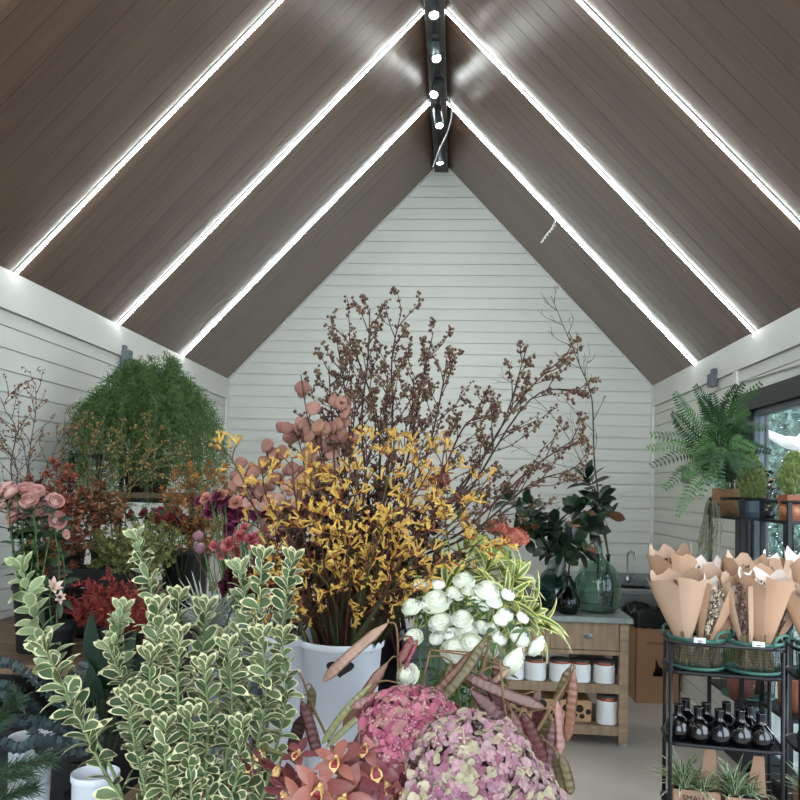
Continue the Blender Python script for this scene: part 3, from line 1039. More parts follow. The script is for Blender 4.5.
def bouquet(i, lab, base, top, wtop, pap, bloom=None, front=None, flat=.55, seed=0):
    """paper cone from the tied stems (base) up to top; front: direction the slit faces, filled with dried bloom"""
    rg = random.Random(seed + 77)
    base, top = V(base), V(top)
    ax = (top - base).normalized()
    L = (top - base).length
    fr = V(front) if front else V((-.2, -1, 0))
    fr = (fr - ax * fr.dot(ax)).normalized()
    sd = ax.cross(fr)
    t = thing('dried_bouquet', lab, 'bouquet', base, 'dried bouquets in kraft paper')
    g = G()
    n = 26
    gap = .42 if bloom else 0.0
    ph = rg.uniform(0, 9)
    rows = 7
    vs = []
    for r_ in range(rows + 1):
        q = r_ / rows
        for k in range(n + 1):
            a = gap + (2 * PI - 2 * gap) * k / n
            w = .018 + (wtop - .018) * (q ** .9)
            fold = 1 + .06 * q * math.sin(a * 5 + ph)
            z = .22 * L + q * L * .78
            if r_ == rows: z += L * (.045 * math.sin(a * 2.5 + ph) + .03 * math.sin(a * 5.3 + 2 * ph) + rg.uniform(-.02, .02))
            d = fr * math.cos(a) * flat + sd * math.sin(a)
            vs.append(base + ax * z + d * w * fold)
    fs = [(r_ * (n + 1) + k, r_ * (n + 1) + k + 1, (r_ + 1) * (n + 1) + k + 1, (r_ + 1) * (n + 1) + k) for r_ in range(rows) for k in range(n)]
    g.add(vs, fs, pap)
    g.build('paper_wrap', t, smooth=True)
    # lining: second sheet standing a little higher inside
    g = G()
    vs = []
    for r_ in range(3):
        q = (.45, .8, 1.0)[r_]
        for k in range(13):
            a = PI * .45 + PI * 1.1 * k / 12
            w = (.018 + (wtop - .018) * q) * .88
            z = .22 * L + q * L * .80 + (L * (.07 + .05 * math.sin(k * 1.9 + ph)) if r_ == 2 else 0)
            vs.append(base + ax * z + (fr * math.cos(a) * flat + sd * math.sin(a)) * w)
    g.add(vs, [(r_ * 13 + k, r_ * 13 + k + 1, (r_ + 1) * 13 + k + 1, (r_ + 1) * 13 + k) for r_ in range(2) for k in range(12)], CELLO if i % 2 else KPAP2)
    g.build('inner_sheet', t)
    g = G()
    for k in range(95):
        a = rg.uniform(0, 2 * PI)
        rr = math.sqrt(rg.random())
        d0 = (fr * math.cos(a) + sd * math.sin(a))
        g.tube([base + d0 * rr * .046 + ax * rg.uniform(0, .02), base + d0 * rr * .014 + ax * L * .22, base + d0 * rr * .03 + ax * L * .4], .0013, rg.choice((STRAW, STRAW2, STRAW)), 3, False)
    tag(g.build('stem_bundle', t), kind='stuff')
    g = G()
    for z in (.225, .235, .245):
        g.tube([base + ax * L * z + (fr * math.cos(q) + sd * math.sin(q)) * .019 for q in [2 * PI * j / 14 for j in range(15)]], .0018, TWINE, 4, False)
    g.build('twine', t)
    g = G()
    bl = {'cream': (DRYW, DRYW, DRYB), 'mauve': (DRYP, DRYP, DRYB), None: (DRYP, STRAW, DRYB)}[bloom]
    for k in range(420 if bloom else 40):
        q = rg.uniform(.3, 1.0) if bloom else rg.uniform(.85, 1.0)
        w = (.012 + wtop * .62 * q) * rg.random() ** .6
        a = rg.uniform(-1.0, 1.0) if bloom else rg.uniform(0, 2 * PI)
        p = base + ax * (L * .14 + q * L * .84) + (fr * math.cos(a) * flat * 1.15 + sd * math.sin(a) * .42) * w
        g.quad(p, (ax + rnd(rg, .9)).normalized(), rnd(rg), .016, .009, rg.choice(bl))
    g.build('dried_bloom', t)


_bq = [  # basket, base offset, top px (x, y, depth offset), width, bloom
    (0, (-.06, -.03), (678, 580, -.02), .112, None), (0, (.0, -.05), (719, 588, -.06), .074, 'cream'), (0, (-.05, .06), (671, 556, .12), .09, None),
    (0, (.05, .05), (702, 566, .14), .085, None), (0, (.065, -.02), (735, 585, .0), .06, None),
    (1, (.03, -.05), (764, 580, -.05), .1, None), (1, (-.03, -.04), (738, 582, -.04), .07, 'mauve'), (1, (.055, .03), (793, 585, .03), .07, 'mauve'),
    (1, (-.02, .06), (748, 564, .12), .09, None), (1, (.05, .06), (782, 566, .14), .085, None),
    (2, (-.06, -.04), (800, 592, -.05), .07, None), (2, (-.04, .05), (806, 560, .1), .085, None)]
_bl = ['wide plain kraft-wrapped dried bouquet over the rim toward the cardboard box', 'slim kraft bouquet with a strip of cream dried flowers showing', 'kraft bouquet standing behind the wide plain one near the sink',
       'kraft bouquet tucked behind the cream dried flowers', 'narrow kraft bouquet leaning between the first two baskets', 'wide plain kraft bouquet at the front of the middle basket',
       'kraft bouquet of dark mauve dried stems leaning toward the first basket', 'kraft bouquet with mauve dried flowers leaning toward the rack post', 'kraft bouquet at the back of the middle basket, toward the sink',
       'kraft bouquet at the back of the middle basket, toward the window', 'plain kraft bouquet in front in the partly cut-off basket', 'tall kraft bouquet at the back of the partly cut-off basket']
for i, (b, off, tp, wd, bl) in enumerate(_bq):
    c = BC[b]
    base = c + V((off[0] * .84, off[1] * .84, .012))
    top = at(tp[0], tp[1], c.y + tp[2] * .84)
    bouquet(i, _bl[i], base, top, wd * 1.12, KPAP if i % 3 else KPAP2, bl, (-.25, -1, 0), seed=i)

# dark bottle vases on the middle shelf
BOTG = mat('black_gloss_glass', (16, 18, 22), .06, .1, 8, spec=.8)
g = G()
g.lathe((0, 0, 0), smooth_prof([(.001, 0), (.038, 0), (.048, .006), (.057, .036), (.050, .068), (.031, .09), (.0195, .103), (.0185, .138), (.0195, .140)], 40) + [(.015, .139), (.014, .10)], BOTG, 26)
BOTB = data_of(g, 'bottle_body')
g = G(); g.lathe((0, 0, .140), [(.0155, -.004), (.0195, -.002), (.0205, .002), (.0195, .006), (.0155, .005)], BOTG, 20); BOTL = data_of(g, 'bottle_lip')
n = 0
for k in range(9):
    row = k % 2
    x, y = [(.05, .08), (.125, .062), (.205, .058), (.285, .062), (.362, .062), (.09, .165), (.168, .155), (.25, .16), (.335, .16)][k]
    p = W1((x, y, .557))
    t = thing('bottle_vase', ('round-bellied glossy black bottle vase in the front row, %s from the cardboard box side' % ORD[k]) if k < 5 else ('black bottle vase in the second row, %s from the cardboard box side' % ORD[k - 5]), 'vase', p, 'black bottle vases')
    put(BOTB, 'body', t, p, None, .95 + .04 * math.sin(k * 3)); put(BOTL, 'lip', t, p, None, .95 + .04 * math.sin(k * 3))
for k, (x, y) in enumerate([(.06, .07), (.15, .075)]):
    p = W2((x, y, .557))
    t = thing('bottle_vase', 'black bottle vase on the cut-off rack, %s from the rack post' % ORD[k], 'vase', p, 'black bottle vases')
    put(BOTB, 'body', t, p, None, .86); put(BOTL, 'lip', t, p, None, .86)

# ---------------------------------------------------------------- cartons of spider plants on the bottom shelf
SPL = mat('spider_leaf_green', (86, 118, 78), .5, .15, 12)
SPE = mat('spider_leaf_cream', (196, 206, 168), .5, .08, 12)
SOIL = mat('potting_soil', (46, 36, 30), .9, .2, 40, bump=.5)
NURP = mat('nursery_pot', (60, 64, 62), .5, .08)
SUCC = mat('succulent_green', (88, 108, 76), .45, .15, 10)


def strap_plant(name, lab, cat, p, n, L, W, mg, me, seed, pot_r=.05, pot_h=.08, potm=NURP, group=None, droop=.5, up=.9):
    rg = random.Random(seed)
    p = V(p)
    t = thing(name, lab, cat, p, group)
    g = G(); g.lathe(p, [(0, .002), (pot_r * .75, 0), (pot_r, pot_h), (pot_r * .92, pot_h), (pot_r * .9, pot_h - .012)], potm, 18); g.build('pot', t)
    g = G(); g.lathe(p, [(0, pot_h - .01), (pot_r * .93, pot_h - .012)], SOIL, 14); g.build('soil', t)
    g = G()
    for k in range(n):
        a = k * 2.39996 + rg.uniform(-.3, .3)
        el = up * (1 - .75 * k / n) + rg.uniform(-.1, .1)
        d = V((math.cos(a) * math.cos(el * PI / 2), math.sin(a) * math.cos(el * PI / 2), math.sin(el * PI / 2) + .1))
        g.leaf(p + V((0, 0, pot_h - .01)) + V((math.cos(a), math.sin(a), 0)) * .01, d, V((0, 0, 1)) + d * -.2, L * rg.uniform(.7, 1.1), W, mg, me, seg=6, fold=.15, droop=droop * rg.uniform(.4, 1.2), peak=.45, ew=.62)
    g.build('leaves', t)
    return t


def carrier(lab, o, w, d, h, txt=None, hand=True):
    """open kraft carton with a tall central handle board"""
    o = V(o)
    t = thing('plant_carton', lab, 'carton', o, None)
    W = lambda p: o + RK @ V(p)
    g = G()
    for lo, hi in (((0, 0, 0), (w, .004, h)), ((0, d - .004, 0), (w, d, h)), ((0, 0, 0), (.004, d, h)), ((w - .004, 0, 0), (w, d, h)), ((0, 0, 0), (w, d, .004))):
        c = [(a + b) / 2 for a, b in zip(lo, hi)]
        g.box(W(c), [b - a for a, b in zip(lo, hi)], CARD2, RK)
    g.build('tray', t, smooth=False)
    if hand:
        g = G()
        x0, x1 = w * .72, w * .98
        g.add([W(q) for q in ((w - .09, d * .42, .004), (w, d * .42, .004), (w - .010, d * .42, h + .15), (w - .05, d * .42, h + .15), (w - .09, d * .46, .004), (w, d * .46, .004), (w - .010, d * .46, h + .15), (w - .05, d * .46, h + .15))],
              [(0, 1, 2, 3), (7, 6, 5, 4), (0, 4, 5, 1), (1, 5, 6, 2), (2, 6, 7, 3), (3, 7, 4, 0)], CARD2)
        g.build('handle_board', t, smooth=False)
    if txt:
        text('printed_text', txt, W((w * .45, -.002, h * .62)), .032, INK, (PI / 2, 0, math.radians(-9)), t)
    return W


CARD2 = mat('kraft_carton', (168, 136, 112), .75, .04, 4)
Wa = carrier('kraft plant carton printed SMALL on the bottom rack shelf', W1((.025, .03, .282)), .185, .17, .085, 'SMALL')
Wb = carrier('kraft plant carton with handle board beside the rack post', W1((.225, .03, .282)), .17, .17, .075)
Wc = carrier('kraft plant carton on the bottom shelf of the cut-off rack', W2((.03, .03, .282)), .17, .17, .08, None, False)
for i, (Wq, x, y, L, n) in enumerate([(Wa, .06, .06, .17, 26), (Wa, .15, .06, .15, 24), (Wa, .065, .14, .19, 24), (Wb, .05, .055, .16, 34), (Wb, .125, .075, .11, 24), (Wb, .07, .145, .17, 20), (Wc, .06, .06, .19, 26), (Wc, .14, .1, .17, 22)]):
    lab = ['dark spider plant in the SMALL carton, by the rack post', 'striped spider plant in the SMALL carton, near the printed word', 'tall spider plant behind in the SMALL carton',
           'pale cream-striped spider plant between the two cartons', 'low cream-edged plant beside the handle board', 'spider plant behind the handle board', 'spider plant in the cut-off rack carton, in front', 'spider plant in the cut-off rack carton, behind'][i]
    strap_plant('spider_plant', lab, 'plant', Wq((x * .84, y * .84, .005)), n + 12, L * .92, .0135, SPL, SPE, 40 + i, .036, .068, group='spider plants in cartons', droop=.45, up=.95)

# ---------------------------------------------------------------- tall plant stand by the window
TS = .0
def stand(lab, x0, x1, y0, y1, shelves, rail, posts_full=True):
    t = thing('plant_stand', lab, 'plant stand', ((x0 + x1) / 2, (y0 + y1) / 2, 0))
    for (x, y) in ((x0, y0), (x1, y0), (x0, y1), (x1, y1)):
        g = G(); g.box((x, y, rail / 2), (.018, .018, rail), BLACK_METAL); g.build('post', t, smooth=False)
    g = G()
    for a, b in (((x0, y0), (x1, y0)), ((x1, y0), (x1, y1)), ((x1, y1), (x0, y1)), ((x0, y1), (x0, y0))):
        g.tube([V((a[0], a[1], rail)), V((b[0], b[1], rail))], .008, BLACK_METAL, 6)
    g.build('guard_rail', t)
    for z in shelves:
        g = G(); g.bbox((x0 - .008, y0 - .008, z - .016), (x1 + .008, y1 + .008, z), BLACK_METAL); g.build('shelf', t, smooth=False)


CZ = 1.455
stand('tall black metal plant stand carrying the sword fern by the window', 1.47, 1.685, 4.12, 4.62, [.22, .52, 1.0, CZ], CZ + .095)
stand('black metal plant stand holding the copper pot at the window pane', 1.53, 1.67, 3.70, 4.02, [.24, .56, CZ], CZ + .085)

# potted cypresses
CYP = [mat('lemon_cypress_%d' % k, c, .6, .15, 10) for k, c in enumerate(((140, 158, 86), (160, 176, 104), (116, 136, 76)))]


def cypress(lab, p, h, r, pot, seed, group='lemon cypresses'):
    rg = random.Random(seed)
    p = V(p)
    t = thing('lemon_cypress', lab, 'plant', p, None)
    ph = pot(p, t)
    g = G(); g.tube([p + V((0, 0, ph - .01)), p + V((0, 0, ph + h * .7))], .004, TRUNK, 5); g.build('stem', t)
    g = G()
    for k in range(900):
        q = rg.random()
        a = rg.uniform(0, 2 * PI)
        w = r * (math.sin(PI * min(1, .18 + .82 * q)) ** .7) * rg.uniform(.35, 1)
        b = p + V((math.cos(a) * w, math.sin(a) * w, ph + h * .88 * q))
        d = (V((math.cos(a) * .35, math.sin(a) * .35, 1)) + rnd(rg, .25)).normalized()
        for s in range(5):
            g.quad(b + rnd(rg, .006), (d + rnd(rg, .35)).normalized(), rnd(rg), rg.uniform(.016, .03), .0038, rg.choice(CYP))
    g.build('foliage', t)
    return t


SLATE = mat('slate_blue_pot', (84, 100, 110), .5, .06, 8)
COPP = mat('copper_pot', (158, 102, 74), .45, .12, 9, metal=.25)
BASK = mat('woven_basket', (148, 112, 72), .75, .2, 30, stretch=(1, 1, 5), bump=.6)
TERRA = mat('terracotta_pot', (130, 84, 70), .7, .1, 9)
DKPOT = mat('dark_brown_pot', (74, 58, 50), .6, .1, 9)


def round_pot(r, h, m, r0=.78, n=24):
    def f(p, t):
        g = G(); g.lathe(p, [(0, .002), (r * r0, 0), (r, h), (r * .93, h), (r * .9, h - .015), (0, h - .016)], m, n); g.build('pot', t, smooth=n > 10)
        return h
    return f


def slate_pot(p, t):
    g = G(); g.lathe(p, [(0, .002), (.05, 0), (.066, .03), (.07, .085), (.064, .085), (.062, .07), (0, .07)], SLATE, 12); g.build('pot', t, smooth=False); return .085


def copper_hex(p, t):
    g = G(); g.lathe(p, [(0, .002), (.066, 0), (.07, .02), (.074, .12), (.066, .12), (.064, .105), (0, .105)], COPP, 8); g.build('pot', t, smooth=False)
    g = G()
    for a in (-2.75, -1.96, -1.18):
        d = V((math.cos(a), math.sin(a), 0))
        g.lathe(p + d * .0655 + V((0, 0, .045)), [(0, .004), (.022, .003), (.024, 0)], mat('copper_disc', (184, 128, 84), .4, .08, 9, metal=.2), 16, aim(d).to_matrix())
    g.build('disc_relief', t); return .12


cypress('light green lemon cypress in a slate blue pot beside the sword fern', (1.535, 4.17, CZ), .26, .072, slate_pot, 1)
cypress('tall lemon cypress in a faceted copper pot at the window pane', (1.592, 3.80, CZ), .215, .066, copper_hex, 2)
t = cypress('yellow-green conifer in terracotta behind the dark bottles, in a wire basket', (1.50, 4.21, .52), .14, .10, round_pot(.075, .13, TERRA), 3)
cypress('small conifer in terracotta on the window side of the same wire basket', (1.62, 4.32, .52), .12, .07, round_pot(.055, .13, TERRA), 4)
wire_basket('low wire basket around the terracotta conifer pots behind the bottles', (1.555, 4.27, .52), .135, .15, card=False)
t = thing('planter', 'large copper brown planter on the stand behind the rack post', 'planter', (1.635, 3.86, .56))
g = G(); g.lathe((1.635, 3.86, .56), [(0, .002), (.075, 0), (.083, .02), (.088, .15), (.08, .155), (.078, .14), (0, .13)], COPP, 20); g.build('pot', t)
g = G(); g.lathe((1.635, 3.86, .56), [(0, .138), (.077, .136)], SOIL, 16); g.build('soil', t)
SILV = mat('silver_foil', (196, 196, 194), .3, .1, 20, bump=.8, bscale=40)
for k, (x, y) in enumerate(((1.52, 4.03), (1.545, 3.93))):
    pass

# berry shrub between the cypresses, succulents on the shelf below
DKL = mat('dark_leaf', (44, 58, 44), .45, .2, 12)
DKL2 = mat('brown_dark_leaf', (74, 64, 56), .5, .2, 12)
BERC = [mat('berry_cream', (206, 190, 130), .4, .1), mat('berry_rust', (160, 96, 70), .4, .1), mat('berry_pink', (200, 132, 112), .4, .1)]


def round_shrub(name, lab, cat, p, h, r, n, leafs, L, W, seed, pot=None, berries=(), nb=0, br=.008, group=None):
    rg = random.Random(seed)
    p = V(p)
    t = thing(name, lab, cat, p, group)
    ph = pot(p, t) if pot else 0
    g = G(); gs = G()
    for k in range(n):
        a = rg.uniform(0, 2 * PI); q = rg.random()
        w = r * math.sqrt(rg.random()) * (.6 + .4 * math.sin(PI * q))
        b = p + V((math.cos(a) * w, math.sin(a) * w, ph + h * q))
        if k % 9 == 0: gs.tube([p + V((0, 0, ph - .012)), p + V((math.cos(a) * w * .4, math.sin(a) * w * .4, ph + h * q * .5)), b], .0016, TRUNK, 4)
        d = (V((math.cos(a), math.sin(a), .5)) + rnd(rg, .6)).normalized()
        g.leaf(b, d, V((0, 0, 1)), L * rg.uniform(.7, 1.2), W, rg.choice(leafs), seg=3)
    gs.build('stem', t); g.build('leaves', t)
    if nb:
        me = []
        for m_ in berries:
            g = G(); g.ell((0, 0, 0), 1, m_, 8, 6); me.append(data_of(g, 'berry'))
        for k in range(nb):
            a = rg.uniform(PI * .9, PI * 2); q = rg.uniform(.1, .9)
            w = r * rg.uniform(.8, 1.05)
            put(rg.choice(me), 'berry', t, p + V((math.cos(a) * w, math.sin(a) * w, ph + h * q)), None, br * rg.uniform(.8, 1.2))
    return t


round_shrub('berry_plant', 'dark leafy berry plant with pale and rust fruit between the two cypresses', 'plant', (1.625, 4.2, CZ), .17, .06, 130, [DKL, DKL2], .04, .02, 7, round_pot(.045, .06, BLACKP), BERC, 16, .008)
round_shrub('trailing_plant', 'small dark trailing plant with yellow berries hugging the slate pot', 'plant', (1.60, 4.145, CZ), .05, .045, 60, [DKL, SUCC], .028, .014, 8, round_pot(.03, .035, BLACKP), BERC[:1], 8, .006)
for i, (x, y, c, s) in enumerate([(1.50, 4.18, ((110, 112, 84), (128, 116, 92)), .055), (1.585, 4.16, ((84, 98, 88), (70, 84, 78)), .055), (1.655, 4.2, ((108, 92, 90), (84, 92, 76)), .065), (1.52, 4.4, ((92, 104, 70), (112, 100, 80)), .06)]):
    p = V((x, y, 1.0))
    t = thing('succulent', ['olive rosette succulent under the fern trails on the stand', 'blue-grey rosette succulent on the middle of the stand shelf', 'mauve-grey tall rosette succulent beside the stand post', 'green rosette succulent at the rear of the stand shelf'][i], 'plant', p)
    round_pot(s * .8, .06, DKPOT)(p, t)
    ms = [mat('succulent_%d%d' % (i, j), q, .5, .12, 12) for j, q in enumerate(c)]
    g = G()
    rg = random.Random(i)
    for hd in range(3):
        c0 = p + V((rg.uniform(-.02, .02), rg.uniform(-.02, .02), .06 + .03 * hd))
        for k in range(22):
            a = k * 2.4; el = .15 + k / 22 * 1.2
            d = V((math.cos(a) * math.cos(el), math.sin(a) * math.cos(el), math.sin(el)))
            g.leaf(c0, d, V((0, 0, 1)), s * (1.1 - k / 40), .024, rg.choice(ms), seg=3, droop=-.3, fold=.2, peak=.62)
    g.build('rosette', t)

# sword fern in a woven basket
FERN = [mat('fern_green_%d' % k, c, .5, .14, 12) for k, c in enumerate(((66, 104, 56), (84, 124, 66), (50, 86, 50)))]
FSTEM = mat('fern_rib', (88, 96, 52), .6, .1)
fp = V((1.53, 4.50, CZ))
t = thing('sword_fern', 'big arching sword fern in a woven basket at the top of the stand', 'plant', fp)
g = G(); g.lathe(fp, [(0, .003), (.075, 0), (.09, .06), (.085, .15), (.08, .15), (.08, .13), (0, .13)], BASK, 26, wob=lambda a, z: 1 + .02 * math.sin(a * 24 + z * 300)); g.build('woven_pot', t)
rg = random.Random(21)


def frond(t, pts, w, seed, mats, n=30):
    rg = random.Random(seed)
    path = bez(pts, 30)
    g = G()
    g.tube(path, [.0028 * (1 - .8 * i / (len(path) - 1)) for i in range(len(path))], FSTEM, 4, False)
    mt = mats[seed % len(mats)]
    side0 = None
    for i in range(n):
        q = .12 + .88 * i / n
        p, d = sub(path, q)
        up = (V((0, 0, CAMH)) - p).normalized() + V((0, 0, .3))
        s = d.cross(up).normalized()
        nn = s.cross(d)
        ln = w * (min(1, q * 3.2) * (1 - q) ** .55 + .08)
        for sg in (-1, 1):
            g.leaf(p, (s * sg + d * .28 + rnd(rg, .06) - nn * .1), nn, ln * rg.uniform(.9, 1.08), .0145, mt, seg=3, droop=.18, peak=.3, fold=.06)
    g.build('frond', t)


_fr = [((708, 408, 4.30), (694, 384, 4.1)), ((690, 420, 4.2), (674, 391, 4.0)), ((682, 424, 4.2), (671, 412, 4.05)), ((690, 440, 4.2), (648, 434, 4.0)), ((684, 446, 4.1), (645, 448, 3.95)), ((690, 452, 4.15), (648, 467, 3.95)),
       ((690, 468, 4.1), (663, 490, 3.95)), ((698, 478, 4.1), (676, 519, 4.0)), ((716, 420, 4.35), (712, 392, 4.2)), ((726, 410, 4.4), (745, 382, 4.2)), ((734, 412, 4.3), (763, 381, 4.1)), ((728, 405, 4.4), (738, 384, 4.25)),
       ((742, 428, 4.2), (768, 428, 4.0)), ((730, 440, 4.1), (757, 450, 4.0)), ((742, 446, 4.3), (772, 452, 4.2)), ((718, 446, 4.1), (700, 500, 3.9)), ((722, 448, 4.05), (712, 480, 3.9)), ((730, 450, 4.0), (742, 478, 3.9)),
       ((735, 456, 4.05), (760, 468, 4.0)), ((706, 430, 4.2), (680, 402, 3.95)), ((712, 414, 4.5), (700, 396, 4.45)), ((720, 430, 4.6), (728, 398, 4.7)), ((704, 456, 4.1), (684, 478, 3.9)), ((716, 452, 4.0), (722, 492, 3.85)),
       ((726, 446, 4.1), (736, 470, 3.95)), ((712, 440, 4.1), (690, 455, 3.85)), ((724, 424, 4.2), (735, 420, 3.95)), ((716, 426, 4.15), (706, 425, 3.9)), ((730, 430, 4.3), (750, 410, 4.15)), ((710, 446, 4.05), (694, 470, 3.85))]
for i, (a, b) in enumerate(_fr):
    p0 = fp + V((rg.uniform(-.03, .03), rg.uniform(-.03, .03), .13))
    A, B = at(*a), at(*b)
    A.x = min(A.x, XR - .08); B.x = min(B.x, XR - .06)
    frond(t, [p0, p0.lerp(A, .5) + V((0, 0, .05)), A, B], .088, i, FERN)
# thin trailing plant below the fern
TRAIL = mat('grey_green_trailer', (138, 142, 112), .6, .15, 15)
tp = V((1.36, 4.45, CZ))
t = thing('hanging_moss', 'thin grey-green trailing stems hanging below the fern basket', 'plant', V((1.43, 4.45, CZ + .05)))
g = G(); g.lathe((1.43, 4.45, CZ - .0), [(0, .002), (.028, 0), (.034, .06), (.03, .06), (0, .05)], DKPOT, 14); g.build('pot', t)
g = G()
for k in range(46):
    a = rg.uniform(PI * .5, PI * 1.5) + rg.uniform(-.2, .9)
    o = V((1.43, 4.45, CZ + .05))
    e = o + V((math.cos(a) * rg.uniform(.03, .07), math.sin(a) * .06 - .02, -.05))
    L = rg.uniform(.15, .42)
    pts = [o, o + V((math.cos(a) * .03, math.sin(a) * .03, .03)), e, e + V((rg.uniform(-.035, .02), rg.uniform(-.02, .02), -L * .5)), e + V((rg.uniform(-.12, .02) * (1 if k % 4 == 0 else .3), rg.uniform(-.03, .03), -L))]
    g.tube(bez(pts, 14), .0014, TRAIL, 3, False)
g.build('trailing_stems', t)
# ---------------------------------------------------------------- plant kit: heads, sprays, stems
STEMG = mat('green_stem', (98, 128, 70), .55, .12, 15)
STEMD = mat('dark_green_stem', (62, 88, 54), .55, .12, 15)
TWIGB = mat('brown_twig', (84, 62, 52), .7, .2, 20)
TWIGR = mat('red_brown_twig', (92, 54, 44), .65, .2, 20)
TWIGT = mat('tan_twig', (150, 120, 88), .7, .15, 20)
TWIGG = mat('grey_twig', (92, 88, 80), .75, .2, 20)
TWIGO = mat('olive_twig', (120, 116, 78), .7, .2, 20)


def petals(g, layers, m, seed, jit=.04, nu=4, nv=4, ruffle=0.0):
    """layers of cupped petals: (count, r0, z0, r1, z1, bulge, width, phase)"""
    rg = random.Random(seed)
    for (n, r0, z0, r1, z1, bulge, wd, ph) in layers:
        for k in range(n):
            a = ph + 2 * PI * k / n + rg.uniform(-.15, .15)
            hw = wd * PI / n * rg.uniform(.9, 1.1)
            r1j, z1j = r1 * (1 + rg.uniform(-jit, jit) * 2), z1 * (1 + rg.uniform(-jit, jit))
            vs = []
            for v in range(nv + 1):
                t = v / nv
                wp = (.35 + .65 * math.sin(PI * min(1, .15 + t * .62))) if t < .99 else .72
                for u in range(nu + 1):
                    s = -1 + 2 * u / nu
                    r = r0 + (r1j - r0) * t + bulge * math.sin(PI * t)
                    z = z0 + (z1j - z0) * t
                    z -= .06 * s * s * t * (z1 - z0 + .2)
                    if ruffle and v == nv:
                        z += ruffle * rg.uniform(-1, 1); r += ruffle * rg.uniform(-1, 1)
                    if u in (0, nu): r *= 1.04
                    q = a + s * hw * wp
                    vs.append(V((r * math.cos(q), r * math.sin(q), z)))
            g.add(vs, [(v * (nu + 1) + u, v * (nu + 1) + u + 1, (v + 1) * (nu + 1) + u + 1, (v + 1) * (nu + 1) + u) for v in range(nv) for u in range(nu)], rg.choice(m) if isinstance(m, list) else m)


def head_ranunculus(m, ms, seed, openness=1.0):
    g = G()
    o = openness
    petals(g, [(6, .1, .0, .86 * o, .62, .42, 1.45, 0), (6, .1, .05, .78 * o, .80, .34, 1.45, .5), (6, .1, .1, .62 * o, .92, .28, 1.4, .2), (6, .08, .15, .46, 1.0, .2, 1.4, .8),
               (5, .06, .2, .30, 1.02, .14, 1.4, .1), (5, .04, .3, .17, 1.0, .08, 1.4, .6)], m, seed)
    g.ell((0, 0, .47), (.74 * o, .74 * o, .47), m[0], 12, 8)
    for k in range(5):
        a = k * 2 * PI / 5
        g.leaf((0, 0, 0), (math.cos(a), math.sin(a), -.05), (0, 0, 1), .5, .26, ms, seg=3, droop=-.4)
    return data_of(g, 'ranunculus_bloom')


def head_bud(m, ms, seed):
    g = G()
    petals(g, [(5, .1, 0, .45, .95, .42, 1.5, 0), (5, .1, .1, .3, 1.1, .36, 1.5, .6), (4, .05, .3, .1, 1.15, .2, 1.5, .2)], m, seed)
    for k in range(5):
        a = k * 2 * PI / 5
        g.leaf((0, 0, 0), (math.cos(a), math.sin(a), .5), (0, 0, 1), .6, .28, ms, seg=3, droop=-.3)
    return data_of(g, 'flower_bud')


def head_rose(m, ms, seed):
    g = G()
    petals(g, [(5, .08, .0, 1.0, .55, .28, 1.4, 0), (5, .08, .05, .86, .78, .26, 1.4, .6), (5, .08, .1, .62, .9, .26, 1.45, .2), (5, .06, .15, .42, .98, .22, 1.45, .9),
               (4, .05, .25, .24, 1.0, .14, 1.5, .3), (3, .03, .3, .1, .98, .07, 1.6, .7)], m, seed, .06)
    for k in range(5):
        a = k * 2 * PI / 5
        g.leaf((0, 0, 0), (math.cos(a), math.sin(a), -.1), (0, 0, 1), .6, .2, ms, seg=3, droop=.1)
    g.ell((0, 0, -.05), (.14, .14, .16), ms, 8, 5)
    return data_of(g, 'rose_bloom')


def head_carnation(m, ms, seed):
    g = G()
    petals(g, [(9, .08, .1, 1.0, .42, .1, 1.5, 0), (9, .08, .12, .86, .66, .1, 1.5, .3), (8, .06, .15, .66, .84, .1, 1.5, .1), (7, .05, .2, .44, .95, .06, 1.5, .5), (5, .03, .2, .2, 1.0, .03, 1.5, .2)], m, seed, .1, 5, 3, .09)
    g.lathe((0, 0, -.45), [(0, 0), (.16, .05), (.2, .4), (.24, .6)], ms, 8)
    return data_of(g, 'carnation_bloom')


def stem_leaves(g, path, n, L, W, mats, rg, t0=.2, t1=.95, edge=None, droop=.3, up=.5, seg=4, peak=.5, ew=.68):
    for i in range(n):
        t = t0 + (t1 - t0) * (i + .5) / n
        p, d = sub(path, t)
        a = i * 2.4 + rg.uniform(-.3, .3)
        s = d.orthogonal().normalized()
        s = Quaternion(d, a) @ s
        g.leaf(p, (s + d * up).normalized(), d, L * rg.uniform(.75, 1.15), W * rg.uniform(.85, 1.1), rg.choice(mats), edge, seg=seg, droop=droop * rg.uniform(.3, 1.5), peak=peak, ew=ew)


def cut_flower(name, lab, cat, base, tip, head, hs, group, stem_m, r=.0025, face=None, bend=.03, leaf=None, seed=0, bloom='bloom', spin=None):
    """one flower: stem, bloom and, where given, leaves (n, L, W, mats)"""
    rg = random.Random(seed)
    base, tip = V(base), V(tip)
    t = thing(name, lab, cat, base, group)
    mid = base.lerp(tip, .55) + rnd(rg, bend)
    d = V(face).normalized() if face is not None else (tip - mid).normalized()
    path = bez([base, mid, tip - d * .03, tip], 14)
    g = G(); g.tube(path, r, stem_m, 5); g.build('stem', t)
    put(head, bloom, t, tip, aim(d, rg.uniform(0, 6) if spin is None else spin), hs)
    if leaf:
        g = G(); stem_leaves(g, path, leaf[0], leaf[1], leaf[2], leaf[3], rg, leaf[4] if len(leaf) > 4 else .35, leaf[5] if len(leaf) > 5 else .93); g.build('leaves', t)
    return t


